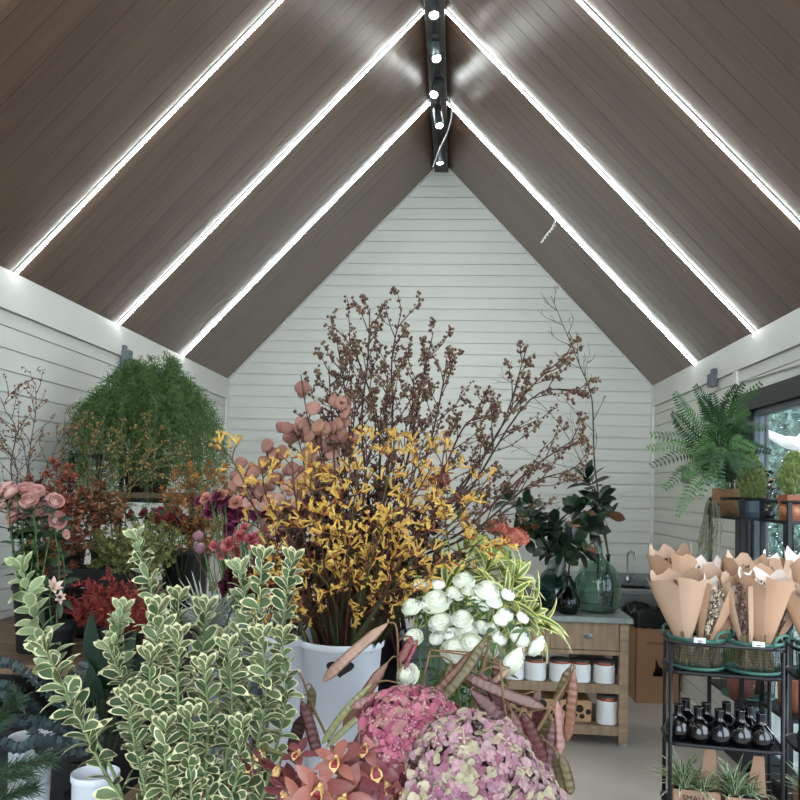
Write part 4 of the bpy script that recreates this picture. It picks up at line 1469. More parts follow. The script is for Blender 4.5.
def spray(name, lab, cat, path, group=None, twig=TWIGB, r=.004, n=12, sl=.12, ang=.8, t0=.25, leafs=None, nl=6, L=.03, W=.014, berry=None, nb=0, br=.004, kind='quad', seed=0, sub2=0, curl=.3, tip_r=.25, scatter=.3, top=None):
    """a cut branch: stem with side twigs, and leaves or berries along the twigs"""
    rg = random.Random(seed)
    path = [V(p) for p in path]
    t = thing(name, lab, cat, path[0], group)
    gs, gl, gb = G(), G(), G()
    k = len(path) - 1
    gs.tube(path, [r * (1 - (1 - tip_r) * i / k) for i in range(k + 1)], twig, 5)

    def dress(tw, q0=.15):
        if leafs:
            for j in range(nl):
                p, d = sub(tw, q0 + (1 - q0) * (j + rg.random()) / nl)
                s = Quaternion(d, rg.uniform(0, 6.28)) @ d.orthogonal().normalized()
                dd = (s + d * rg.uniform(.2, 1.0)).normalized()
                if kind == 'quad': gl.quad(p, dd, d + rnd(rg, .5), L * rg.uniform(.6, 1.2), W, rg.choice(leafs))
                elif kind == 'needle': gl.needle(p, dd, L * rg.uniform(.6, 1.2), W, rg.choice(leafs))
                else: gl.leaf(p, dd, d, L * rg.uniform(.7, 1.2), W, rg.choice(leafs), seg=3, droop=.2)
        if berry:
            for j in range(nb):
                p, d = sub(tw, .3 + .7 * (j + rg.random()) / nb)
                gb.octa(p + rnd(rg, br * 1.6), br * rg.uniform(.7, 1.25), rg.choice(berry))
    for i in range(n):
        q = t0 + (1 - t0) * (i + rg.random() * .6) / n
        p, d = sub(path, q)
        s = Quaternion(d, i * 2.4 + rg.uniform(-.5, .5)) @ d.orthogonal().normalized()
        ll = sl * (1 - .55 * (q - t0) / (1 - t0)) * rg.uniform(.6, 1.2)
        e = p + (s * ang + d).normalized() * ll
        e2 = e + (d * .5 + s * .3 + rnd(rg, scatter)) * ll * curl
        tw = bez([p, p.lerp(e, .5) + rnd(rg, ll * .08), e, e2], 9)
        gs.tube(tw, [r * .42 * (1 - .07 * j) for j in range(len(tw))], twig, 4, False)
        dress(tw)
        for _ in range(sub2):
            pp, dd = sub(tw, rg.uniform(.25, .9))
            ss = Quaternion(dd, rg.uniform(0, 6.28)) @ dd.orthogonal().normalized()
            l2 = ll * rg.uniform(.25, .55)
            t2 = bez([pp, pp + (dd + ss * .7).normalized() * l2 * .6 + rnd(rg, l2 * .1), pp + (dd + ss * .5).normalized() * l2], 6)
            gs.tube(t2, r * .24, twig, 3, False)
            dress(t2, .3)
    dress(path[int(k * .6):], .2)
    gs.build('stem', t)
    if leafs: gl.build('foliage', t)
    if berry: tag(gb.build('berry_spray', t), kind='stuff')
    return t


def pail(lab, c, r, h, m=WHITEP, name='flower_bucket', r0=.74, heart=None, group=None):
    c = V(c)
    t = thing(name, lab, 'bucket', c, group)
    g = G()
    prof = [(0, .004), (r * r0, .0), (r * (r0 + .02), .004), (r * .97, h - .022), (r * 1.0, h - .02), (r * 1.03, h - .016), (r * 1.035, h - .004), (r * 1.02, h), (r * .985, h - .002), (r * .95, h - .03), (r * (r0 - .02), .012), (0, .012)]
    g.lathe(c, prof, m, 48)
    g.build('body', t)
    g = G(); g.lathe(c, [(0, h * .55), (r * (r0 + (1 - r0) * .55) - .004, h * .55)], mat('water', (120, 130, 126), .1, .05), 24); g.build('water', t)
    if heart is not None:
        d = V(heart).normalized(); s = V((0, 0, 1)).cross(d).normalized()
        a0 = math.atan2(d.y, d.x)
        z0 = h * .855
        rr = lambda z: r * (r0 + .02 + (.97 - r0 - .02) * z / (h - .022)) + .0012
        g = G()
        N = 40
        ring = []
        for k in range(N):
            q = 2 * PI * k / N
            x = .034 * math.sin(q) ** 3 * 1.0
            y = (13 * math.cos(q) - 5 * math.cos(2 * q) - 2 * math.cos(3 * q) - math.cos(4 * q)) / 16 * .028 * .85
            ring.append((x * 1.12, y))
        P = lambda x, z: c + V((rr(z0 + z) * math.cos(a0 + x / r), rr(z0 + z) * math.sin(a0 + x / r), z0 + z))
        g.add([P(x, y) for x, y in ring] + [P(x * .5, y * .5) for x, y in ring] + [P(0, 0)], [(k, (k + 1) % N, N + (k + 1) % N, N + k) for k in range(N)] + [(N + k, N + (k + 1) % N, 2 * N) for k in range(N)], BLACKP)
        g.build('heart_mark', t, smooth=False)
        g = G()
        for k in range(17):
            x = -.03 + .06 * k / 16
            g.box(P(x, .05), (.0012, .0012, .008), mat('grey_tick', (150, 155, 165), .5), Matrix.Rotation(a0 + x / r, 3, 'Z'))
        g.build('scale_tick_marks', t, smooth=False)
    return t
# ---------------------------------------------------------------- display benches
def bench(name, lab, lo, hi, wood=WOODD, th=.035):
    t = thing(name, lab, 'bench', ((lo[0] + hi[0]) / 2, (lo[1] + hi[1]) / 2, 0))
    n = max(2, int((hi[1] - lo[1]) / .16))
    w = (hi[1] - lo[1]) / n
    for k in range(n):
        g = G(); g.bbox((lo[0], lo[1] + k * w + .004, hi[2] - th), (hi[0], lo[1] + (k + 1) * w - .004, hi[2]), wood); g.build('plank', t, smooth=False, bevel=.004)
    for q in (((lo[0] + .012, lo[1] + .02, hi[2] - th - .04), (lo[0] + .048, hi[1] - .02, hi[2] - th)), ((hi[0] - .048, lo[1] + .02, hi[2] - th - .04), (hi[0] - .012, hi[1] - .02, hi[2] - th)),
              ((lo[0] + .03, lo[1] + .02, .2), (lo[0] + .06, hi[1] - .02, .225)), ((hi[0] - .06, lo[1] + .02, .2), (hi[0] - .03, hi[1] - .02, .225))):
        g = G(); g.bbox(q[0], q[1], BLACK_METAL); g.build('rail', t, smooth=False)
    for x in (lo[0] + .03, hi[0] - .03):
        for y in (lo[1] + .035, hi[1] - .035):
            g = G(); g.bbox((x - .016, y - .016, 0), (x + .016, y + .016, hi[2] - th - .04), BLACK_METAL); g.build('leg', t, smooth=False)
    return t


bench('display_bench', 'wooden flower bench on black legs under the white bucket and ranunculus', (-.86, 1.80, 0), (.12, 3.05, .72))
bench('front_bench', 'low flower bench carrying the orchids, hydrangeas and variegated branches', (-.95, 1.0, 0), (.18, 1.75, .52))
bench('side_bench', 'plank flower bench on black legs below the white boarded wall', (-2.0, 2.55, 0), (-.98, 3.72, .93))
bench('low_bench', 'low wooden bench with buckets of blue spruce and pine', (-1.75, 1.9, 0), (-.885, 2.5, .30))

# ---------------------------------------------------------------- white buckets
WB = V((-.297, 2.12, .745))
_st = thing('bucket_stand', 'flat wooden block under the heart-marked bucket', 'block', (-.297, 2.12, .72))
g = G(); g.bbox((-.40, 2.02, .72), (-.19, 2.22, .745), WOODD); g.build('board', _st, smooth=False, bevel=.003)
pail('white bucket of kangaroo paw with a black heart mark', WB, .112, .40, WHITEP, heart=(.12, -1, 0))
WB2 = V((-.465, 2.36, .725))
pail('second white bucket half hidden behind the heart-marked bucket', WB2, .115, .385, WHITEP)
RBK = V((-.02, 1.95, .72))
pail('grey bucket holding the white ranunculus', RBK, .12, .31, GREYP2)
GB3 = V((-.03, 2.38, .72))
pail('grey-blue bucket behind the ranunculus bunch', GB3, .125, .40, mat('blue_grey_pail', (126, 140, 150), .45, .04))

# ---------------------------------------------------------------- kangaroo paw
YEL = [mat('paw_yellow_%d' % k, c, .55, .12, 20) for k, c in enumerate(((218, 178, 58), (200, 158, 48), (212, 188, 86)))]
YELO = mat('paw_orange_base', (160, 96, 44), .6, .15, 20)
PAWS = mat('paw_stem', (104, 66, 46), .65, .2, 20)
PAWG = mat('paw_stem_green', (96, 92, 52), .6, .2, 20)


def paw_cluster(seed):
    rg = random.Random(seed)
    g = G()
    for k in range(rg.choice((3, 4, 5))):
        a = rg.uniform(0, 2 * PI)
        d = V((math.cos(a) * .75, math.sin(a) * .75, rg.uniform(.35, 1.1))).normalized()
        L = rg.uniform(.8, 1.2)
        o = V((0, 0, 0)) + d * .12
        s = d.cross(V((0, 0, 1))).normalized(); u = s.cross(d)
        pts = [V((0, 0, 0)), o, o + d * .4 * L, o + d * .75 * L - u * -.05]
        g.tube(pts, [.03, .075, .10, .085], rg.choice(YEL) if k else YELO, 6)
        e = pts[-1]
        for j in range(5):
            q = (j - 2) * .5
            g.leaf(e, (d * .7 + s * math.sin(q) * .9 + u * (.5 * math.cos(q) - .25)).normalized(), u, .42 * L, .12, rg.choice(YEL), seg=3, droop=.5)
    return data_of(g, 'paw_flower')


PAWL = [mat('paw_leaf_green', (70, 82, 48), .55, .2, 14), mat('paw_leaf_brown', (92, 68, 50), .6, .2, 14)]
PAWM = [paw_cluster(s) for s in range(6)]
_kp = [  # path px points (tip last), flower px along
    ([(318, 640), (278, 570), (243, 480), (221, 446)], 9, 2.0), ([(325, 640), (300, 560), (268, 500), (262, 470)], 8, 2.0), ([(330, 640), (310, 560), (296, 500), (292, 460)], 9, 2.05),
    ([(335, 640), (330, 560), (312, 500), (312, 456)], 9, 2.1), ([(340, 640), (345, 560), (340, 480), (330, 470)], 9, 2.0), ([(345, 640), (360, 540), (366, 470), (366, 436)], 11, 2.1), ([(350, 640), (368, 560), (388, 480), (395, 440)], 11, 2.05),
    ([(352, 640), (385, 560), (406, 500), (415, 455)], 11, 2.1), ([(356, 640), (400, 560), (436, 490), (445, 444)], 10, 2.05), ([(358, 640), (405, 570), (455, 520), (487, 480)], 9, 2.0), ([(362, 640), (410, 590), (460, 550), (504, 545)], 8, 1.95),
    ([(345, 640), (372, 600), (410, 570), (448, 562)], 8, 1.85), ([(338, 640), (330, 590), (300, 560), (268, 545)], 9, 1.9), ([(332, 640), (310, 610), (280, 590), (256, 576)], 8, 1.85), ([(344, 640), (350, 590), (345, 550), (338, 520)], 10, 1.85),
    ([(350, 640), (365, 590), (378, 540), (392, 515)], 10, 1.85), ([(355, 640), (385, 590), (420, 530), (440, 505)], 10, 1.9), ([(340, 640), (325, 570), (322, 530), (310, 510)], 9, 1.9), ([(352, 640), (380, 560), (412, 480), (424, 440)], 9, 2.2),
    ([(336, 640), (318, 600), (290, 600), (262, 610)], 7, 1.85), ([(350, 640), (375, 605), (395, 590), (420, 590)], 7, 1.82), ([(342, 640), (348, 560), (352, 520), (358, 470)], 9, 1.95), ([(350, 640), (380, 570), (402, 520), (430, 470)], 9, 1.95)]
rg = random.Random(31)
_ord = sorted(range(len(_kp)), key=lambda i: _kp[i][0][-1][0])
for i, (px, nf, Y) in enumerate(_kp):
    rim = WB + V((((px[0][0] - 340) / 22) * .085, rg.uniform(-.06, .06), .39))
    base = WB + V(((px[0][0] - 340) / 22 * .05, rg.uniform(-.04, .04), .02))
    P = [at(x, y, 2.1 + (Y - 2.1) * (k + 1) / 3) for k, (x, y) in enumerate(px[1:])]
    path = bez([base, rim] + P, 24)
    t = thing('kangaroo_paw', 'yellow kangaroo paw in the heart-marked bucket, %s from the asparagus fern' % ORD[_ord.index(i)], 'flower', base, 'yellow kangaroo paw stems')
    g = G()
    g.tube(path, [.0045 - .003 * k / len(path) for k in range(len(path))], PAWS if i % 3 else PAWG, 5)
    for k in range(nf + 1):
        q = .40 + .60 * k / nf
        p, d = sub(path, q)
        s = Quaternion(d, k * 2.6 + rg.uniform(-.4, .4)) @ d.orthogonal().normalized()
        L = rg.uniform(.02, .065) * (1.15 - .5 * (q - .4))
        e = p + (s + d * .8).normalized() * L
        if k == nf: e = p + d * .006
        g.tube(bez([p, p.lerp(e, .6) + d * .004, e], 6), .0019, PAWS, 4, False)
        for hd in range(2 if k < nf and rg.random() < .55 else 1):
            ee = e if hd == 0 else p.lerp(e, .55) + rnd(rg, .014)
            put(rg.choice(PAWM), 'flower_head', t, ee, aim((s * .6 + d * .8 + rnd(rg, .3)).normalized(), rg.uniform(0, 6)), rg.uniform(.023, .032))
    g.build('stem', t)
    g = G()
    for k in range(3):
        a = rg.uniform(0, 6.28)
        o = base + V((0, 0, .3)) + rnd(rg, .02)
        up = (sub(path, .55)[0] - o).normalized() + V((math.cos(a) * .25, math.sin(a) * .2, 0))
        g.leaf(o, up, V((math.cos(a), math.sin(a), .2)), rg.uniform(.18, .34), .014, PAWL[(k + i) % 2], seg=6, droop=.25, peak=.4)
    g.build('strap_leaves', t)

FILL = [mat('maroon_leaf_%d' % k, c, .55, .2, 14) for k, c in enumerate(((104, 62, 60), (92, 70, 56), (86, 84, 54), (118, 74, 64)))]
_ff = [[(318, 600), (300, 560), (285, 520)], [(325, 600), (318, 550), (312, 510)], [(332, 600), (336, 550), (330, 500)], [(340, 600), (352, 550), (350, 495)], [(346, 600), (366, 550), (374, 490)], [(352, 600), (386, 555), (400, 500)],
       [(356, 600), (402, 570), (428, 520)], [(358, 610), (404, 590), (440, 560)], [(322, 610), (296, 590), (272, 570)], [(330, 610), (312, 590), (296, 575)], [(345, 610), (350, 585), (352, 555)], [(352, 612), (378, 595), (392, 560)], [(338, 600), (340, 560), (344, 530)], [(350, 600), (376, 540), (386, 470)], [(356, 604), (410, 545), (450, 500)]]
_fo = sorted(range(len(_ff)), key=lambda i: _ff[i][-1][0])
for i, px in enumerate(_ff):
    spray('maroon_foliage_branch', 'dark maroon leafy stem deep among the kangaroo paw, %s from the asparagus fern' % ORD[_fo.index(i)], 'branch',
          bez([WB2 + V(((i % 5 - 2) * .03, (i // 5 - 1) * .03, .02)), WB2 + V(((i % 5 - 2) * .036 + .01, (i // 5 - 1) * .04, .38))] + [at(x, y, 2.24) for x, y in px], 20),
          'dark maroon filler stems', TWIGR, .0036, n=16, sl=.11, ang=.75, t0=.45, leafs=FILL, nl=7, L=.03, W=.015, seed=1400 + i, sub2=2)

# ---------------------------------------------------------------- tall budding branches
BUD = [mat('bud_%d' % k, c, .65, .2, 20) for k, c in enumerate(((122, 96, 74), (112, 78, 66), (138, 116, 86)))]
_bb = [([(372, 560), (362, 430), (368, 360), (370, 308)], 2.45), ([(378, 560), (392, 430), (392, 360), (402, 308)], 2.5), ([(368, 560), (352, 450), (345, 390), (338, 347)], 2.4), ([(384, 560), (410, 450), (420, 390), (432, 338)], 2.5),
       ([(362, 560), (340, 470), (332, 420), (329, 366)], 2.4), ([(388, 560), (425, 460), (440, 400), (447, 360)], 2.45), ([(374, 560), (380, 440), (362, 370), (342, 332)], 2.55), ([(392, 570), (435, 490), (462, 430), (480, 415)], 2.4),
       ([(396, 570), (450, 500), (500, 430), (527, 347)], 2.45), ([(398, 570), (455, 500), (520, 400), (572, 350)], 2.5), ([(400, 575), (460, 505), (530, 400), (586, 390)], 2.45), ([(400, 580), (465, 530), (530, 470), (578, 437)], 2.4),
       ([(398, 585), (470, 535), (530, 485), (572, 470)], 2.42), ([(380, 560), (400, 470), (410, 430), (414, 380)], 2.4), ([(370, 560), (366, 470), (384, 420), (388, 370)], 2.35), ([(364, 560), (345, 500), (352, 440), (356, 400)], 2.35)]
_bo = sorted(range(len(_bb)), key=lambda i: _bb[i][0][-1][0])
for i, (px, Y) in enumerate(_bb):
    base = WB2.lerp(GB3, .5 if i < 8 else .9) + V(((i % 4 - 1.5) * .03, .12 if i < 8 else (i % 3 - 1) * .03, .02))
    P = [at(x, y, Y) for x, y in px]
    spray('budding_branch', 'tall dark brown branch with round buds, %s from the asparagus fern' % ORD[_bo.index(i)], 'branch', bez([base] + P, 26), 'brown budding branches',
          TWIGR if i % 2 else TWIGB, .0058, n=12, sl=.16, ang=.62, t0=.38, berry=BUD, nb=6, br=.0056, seed=100 + i, sub2=2, curl=.5, tip_r=.3, scatter=.25)
pail('dark grey bucket of tall brown branches at the rear of the display bench', WB2.lerp(GB3, .5) + V((0, .12, 0)), .11, .38, mat('dark_grey_pail', (60, 64, 68), .45))

# ---------------------------------------------------------------- rosy papery pods
PODC = [mat('papery_pod_%d' % k, c, .55, .16, 25) for k, c in enumerate(((176, 130, 114), (156, 112, 100), (190, 148, 130), (166, 124, 104)))]


def pod_mesh(m, seed):
    rg = random.Random(seed)
    g = G()
    g.ell((0, 0, 0), (1, .42, 1.0), m, 12, 7)
    for q in range(len(g.v)):
        p = g.v[q]
        a = math.atan2(p.z, p.x)
        f = 1 + .07 * math.sin(3 * a + seed) + rg.uniform(-.03, .03)
        g.v[q] = V((p.x * f, p.y * (1 - .35 * math.exp(-8 * (p.x ** 2))), p.z * f))
    return data_of(g, 'papery_pod')


PODM = [pod_mesh(PODC[k % 4], k) for k in range(6)]
_pp = [([(325, 600), (320, 480), (308, 420), (301, 375)], [(302, 388), (313, 408), (309, 432), (318, 426), (325, 428)]), ([(318, 600), (306, 500), (300, 445), (290, 425)], [(292, 430), (296, 436), (305, 425), (310, 436), (287, 428)]),
       ([(312, 600), (292, 520), (272, 470), (264, 444)], [(267, 445), (272, 455), (282, 452), (264, 462), (288, 470), (275, 478)]), ([(306, 600), (276, 530), (250, 490), (238, 462)], [(241, 463), (252, 475), (246, 492), (262, 488), (270, 498), (240, 480)]),
       ([(330, 600), (332, 500), (334, 450), (340, 420)], [(341, 403), (345, 413), (338, 424), (346, 404), (343, 437), (332, 428)]), ([(328, 600), (326, 520), (318, 470), (326, 442)], [(321, 443), (328, 444), (332, 453), (312, 455), (318, 462), (342, 440)]),
       ([(320, 600), (310, 540), (300, 500), (294, 470)], [(292, 468), (302, 478), (286, 486), (310, 474), (300, 492), (280, 500), (292, 505), (312, 490)]), ([(316, 600), (296, 540), (276, 515), (262, 500)], [(262, 500), (270, 510), (282, 515), (256, 492), (290, 520), (300, 515)]),
       ([(326, 600), (326, 540), (326, 500), (322, 470)], [(326, 476), (318, 482), (330, 490), (322, 500), (334, 470), (314, 508)])]
for i, (px, pods) in enumerate(_pp):
    Y = 2.32 + .03 * (i % 3)
    base = WB2 + V(((i % 3 - 1) * .05, (i // 3 - 1) * .04, .02))
    path = bez([base, WB2 + V(((i % 3 - 1) * .07, (i // 3 - 1) * .05, .38))] + [at(x, y, Y) for x, y in px[1:]], 22)
    t = thing('seed_pod_branch', 'branch of rosy papery pods beside the kangaroo paw, %s from the bucket' % ORD[i], 'branch', base, 'rosy papery pod branches')
    g = G(); g.tube(path, [.004 - .0025 * k / len(path) for k in range(len(path))], TWIGB, 5)
    for k, (x, y) in enumerate(pods):
        p = at(x, y, Y + rg.uniform(-.05, .03))
        j = min(range(len(path)), key=lambda q: (path[q] - (p - V((0, 0, .03)))).length)
        g.tube([path[j], path[j].lerp(p, .6) + V((0, 0, .006)), p], .0013, TWIGB, 4, False)
        put(rg.choice(PODM), 'pod', t, p, Quaternion((0, 0, 1), rg.uniform(-.8, .8)) @ Quaternion((1, 0, 0), rg.uniform(-.5, .5)), rg.uniform(.019, .024))
        for _ in range(2):
            p2 = p + V((rg.uniform(-.03, .03), rg.uniform(.0, .05), rg.uniform(-.04, .01)))
            g.tube([path[j], p2], .0012, TWIGB, 4, False)
            put(rg.choice(PODM), 'pod', t, p2, Quaternion((0, 0, 1), rg.uniform(-.8, .8)) @ Quaternion((1, 0, 0), rg.uniform(-.5, .5)), rg.uniform(.015, .021))
    g.build('stem', t)

# ---------------------------------------------------------------- white ranunculus
WHT = mat('white_petal', (236, 238, 226), .55, .03, 10)
WHT2 = mat('cream_white_petal', (226, 232, 206), .55, .04, 10)
RNS = mat('ranunculus_green', (124, 150, 84), .55, .12, 15)
RNL = [mat('ranunculus_leaf', (88, 122, 66), .5, .15, 12), mat('ranunculus_leaf_dark', (66, 98, 54), .5, .15, 12)]
RM = [head_ranunculus([WHT, WHT, WHT2], RNS, s, o) for s, o in ((1, 1.0), (2, 1.08), (3, .95))]
RBD = [head_bud(WHT, RNS, s) for s in (1, 2)]
_rn = [(464, 577, 19, 0), (421, 582, 15, 1), (438, 582, 16, 1), (453, 590, 12, 0), (487, 586, 22, 0), (436, 597, 24, 0), (412, 603, 18, 0), (423, 603, 11, 1), (458, 595, 11, 1), (468, 588, 12, 0), (484, 604, 13, 1), (494, 598, 15, 0),
       (507, 592, 16, 1), (441, 619, 20, 0), (462, 615, 18, 0), (466, 626, 20, 0), (505, 612, 17, 1), (500, 617, 16, 1), (522, 615, 14, 1), (414, 634, 16, 0), (437, 635, 17, 1), (449, 634, 11, 1), (455, 645, 24, 0), (471, 640, 24, 0),
       (499, 636, 16, 1), (519, 633, 23, 1), (536, 641, 19, 0), (511, 655, 27, 0), (408, 670, 21, 0), (489, 645, 16, 0), (481, 624, 14, 0), (492, 626, 13, 0), (476, 597, 11, 1), (452, 629, 12, 0)]
_rk = sorted(range(len(_rn)), key=lambda i: _rn[i][0])
_cen = V((460, 640, 0))
for i, (x, y, s, bud) in enumerate(_rn):
    Y = 1.66 + .2 * (1 - min(1, abs(y - 577) / 95)) + rg.uniform(-.03, .03)
    if (x, y) == (408, 670): Y = 1.62
    tip = at(x, y + s * .25, Y)
    base = RBK + V((rg.uniform(-.05, .05), rg.uniform(-.05, .05), .015))
    rim = V((0, 0, 0))
    f = V(((x - 455) / 110, -.75, (640 - y) / 110 + .75))
    if (x, y) in ((536, 641), (511, 655)): f = V((.8, -.3, -.55))
    hs = s * .5 * 1.06 / FPX * Y * (1.0 if not bud else .98)
    cut_flower('ranunculus', ('%s white ranunculus, %s counting from the heart-marked bucket') % ('closed round' if bud else 'open ruffled', ORD[_rk.index(i)]), 'flower', base, tip - f.normalized() * hs * .5,
               rg.choice(RBD if bud else RM), hs * (1.3 if bud else 1.2), 'white ranunculus', RNS, .0024, f, .02, (5, .055, .012, RNL, .35, .75), 300 + i)

# ---------------------------------------------------------------- variegated dracaena, green and orange heads behind the ranunculus
DRG = mat('dracaena_green', (96, 126, 66), .42, .1, 12)
DRY_ = mat('dracaena_yellow', (206, 204, 116), .45, .08, 12)
_dr = [((430, 560), 2.3, 15), ((462, 552), 2.35, 15), ((486, 556), 2.35, 15), ((514, 566), 2.3, 16), ((527, 600), 2.25, 15), ((505, 585), 2.2, 15), ((540, 610), 2.3, 10), ((446, 575), 2.2, 13)]
for i, ((x, y), Y, n) in enumerate(_dr):
    base = GB3 + V(((i % 3 - 1) * .05, (i // 3 - 1) * .05, .02))
    tip = at(x, y + 14, Y)
    path = bez([base, GB3 + V((.03 * (i % 3 - 1), .03 * (i // 3 - 1), .38)), tip], 14)
    t = thing('dracaena_stem', 'yellow-edged green dracaena stem behind the ranunculus, %s counting from the kangaroo paw' % ORD[[0, 2, 3, 5, 6, 4, 7, 1][i]], 'plant', base, 'yellow-edged dracaena stems')
    g = G(); g.tube(path, .005, STEMG, 6); g.build('stem', t)
    g = G()
    for k in range(n + 6):
        a = k * 2.4 + i
        el = 1.15 - 1.2 * k / (n + 6)
        ax = (tip - path[-4]).normalized() + V(((x - 470) / 200, -.15, .2))
        q = aim(ax)
        d = q @ V((math.cos(a) * math.cos(el), math.sin(a) * math.cos(el), math.sin(el)))
        g.leaf(tip - ax.normalized() * (.05 * k / n), d, ax, rg.uniform(.10, .15), .021, DRG, DRY_, seg=6, droop=.45, peak=.4, ew=.52, fold=.18)
    g.build('leaves', t)


def umbel(name, lab, cat, base, c, r, mats, fs, n, seed, group=None, flat=.6, stem=STEMG, face=(0, -.4, 1)):
    """flat or domed head of many small florets"""
    rg = random.Random(seed)
    t = thing(name, lab, cat, base, group)
    c = V(c)
    q = aim(face)
    g = G(); pth = bez([V(base), V(base).lerp(c, .6) + rnd(rg, .015), c], 12); g.tube(pth, .0035, stem, 6)
    for k in range(7):
        a = k * .9
        g.tube([c - q @ V((0, 0, r * .5)), c + q @ V((r * .6 * math.cos(a), r * .6 * math.sin(a), 0))], .0016, stem, 4, False)
    g.build('stem', t)
    g = G()
    for k in range(n):
        z = 1 - (k + .5) / n
        rr = math.sqrt(1 - z * z); a = k * 2.39996
        nrm = q @ V((rr * math.cos(a), rr * math.sin(a), z * 1.0))
        p = c + q @ V((rr * math.cos(a) * r, rr * math.sin(a) * r, z * r * flat)) + rnd(rg, r * .06)
        m = rg.choice(mats)
        for j in range(5):
            b = j * 1.2566 + rg.uniform(-.2, .2)
            s = nrm.orthogonal().normalized()
            s = Quaternion(nrm, b) @ s
            g.quad(p, (s + nrm * rg.uniform(.1, .8)).normalized(), nrm, fs * rg.uniform(.8, 1.2), fs * .7, m)
    g.build('flower_head', t)
    return t


LIME = [mat('lime_floret_%d' % k, c, .6, .12, 20) for k, c in enumerate(((176, 196, 92), (154, 182, 78), (196, 210, 122)))]
ORNG = [mat('orange_floret_%d' % k, c, .6, .12, 20) for k, c in enumerate(((196, 112, 84), (180, 92, 74), (204, 132, 104)))]
OB = V((.02, 2.68, .72))
pail('grey bucket of lime and orange flower heads at the end of the display bench', OB, .1, .36, GREYP2)
for i, (x, y, r, m, nm, lab) in enumerate([(492, 556, .05, LIME, 'lime_flower', 'lime green flower head behind the dracaena, the upper one'), (512, 568, .045, LIME, 'lime_flower', 'lime green flower head behind the dracaena, the lower one'),
                                        (514, 538, .042, ORNG, 'orange_flower', 'wide orange flower head at the table side of the lime heads'), (497, 528, .034, ORNG, 'orange_flower', 'orange flower head half hidden by kangaroo paw'),
                                        (478, 545, .045, LIME, 'lime_flower', 'lime green flower head nearest the kangaroo paw'.replace('nearest', 'close to')), (440, 480, .03, ORNG, 'orange_flower', 'small orange flower glowing among the kangaroo paw')]):
    umbel(nm, lab, 'flower', OB + V(((i - 2) * .02, (i % 2) * .03, .02)), at(x, y, 2.62), r, m, .014, 110, 60 + i, None, .55)

# ---------------------------------------------------------------- magnolia branches in the vases
MAG = [mat('magnolia_green_%d' % k, c, .28, .15, 8, spec=.6) for k, c in enumerate(((42, 66, 46), (54, 80, 54), (34, 54, 40)))]
MAGB = mat('magnolia_brown', (138, 98, 62), .6, .15, 8)


def magnolia(lab, pts, tips, seed):
    rg = random.Random(seed)
    path = bez(pts, 18)
    t = thing('magnolia_branch', lab, 'branch', pts[0], None)
    g = G(); g.tube(path, [.007 - .003 * k / len(path) for k in range(len(path))], TWIGB, 6)
    gl = G()
    for (q, (x, y, Y), n) in tips:
        x -= 7
        p, d = sub(path, q)
        e = at(x, y, Y)
        tw = bez([p, p.lerp(e, .6) + V((0, 0, -.01)), e], 8)
        g.tube(tw, .004, TWIGB, 5)
        ax = (tw[-1] - tw[-3]).normalized() + V((0, -.1, .2))
        n += 4
        for k in range(n):
            a = k * 2.4 + rg.random()
            el = 1.05 - 1.25 * k / n
            dd = aim(ax) @ V((math.cos(a) * math.cos(el), math.sin(a) * math.cos(el), math.sin(el)))
            br = rg.random() < .09
            gb = G()
            (gb if br else gl).leaf(e - ax.normalized() * (.07 * k / n), dd, ax + rnd(rg, .3), rg.uniform(.11, .155), .068, MAGB if br else rg.choice(MAG), seg=6, droop=rg.uniform(-.1, .35), peak=.58, fold=.14)
            if br: tag(gb.build('brown_leaf', t), label='brown felted underside of a turned leaf')
    g.build('stem', t); gl.build('leaves', t)


magnolia('glossy dark magnolia branch rising from the demijohn neck', [V((.945, 5.23, TH + .08)), V((.945, 5.23, TH + .46)), at(596, 528, 5.2), at(594, 490, 5.15)],
         [(.99, (594, 478, 5.15), 10), (.9, (606, 500, 5.1), 9), (.8, (584, 510, 5.05), 9), (.85, (614, 514, 5.2), 6), (.75, (596, 527, 5.0), 7)], 1)
magnolia('magnolia branch spreading from the wide teal vase toward the orange flowers', [V((.68, 5.28, TH + .05)), V((.68, 5.28, TH + .35)), at(548, 545, 5.2), at(530, 512, 5.1)],
         [(.99, (516, 500, 5.05), 8), (.9, (534, 508, 5.05), 9), (.8, (540, 520, 5.0), 7), (.7, (556, 530, 5.0), 8), (.75, (530, 535, 5.0), 5)], 2)
magnolia('magnolia branch leaning low over the small bottle vase', [V((.735, 5.08, TH + .03)), V((.735, 5.08, TH + .24)), at(570, 552, 5.0), at(566, 535, 4.95)],
         [(.98, (562, 522, 4.95), 8), (.9, (580, 540, 4.9), 8), (.8, (556, 548, 4.9), 6), (.85, (590, 550, 4.95), 6), (.9, (570, 555, 4.88), 5)], 3)

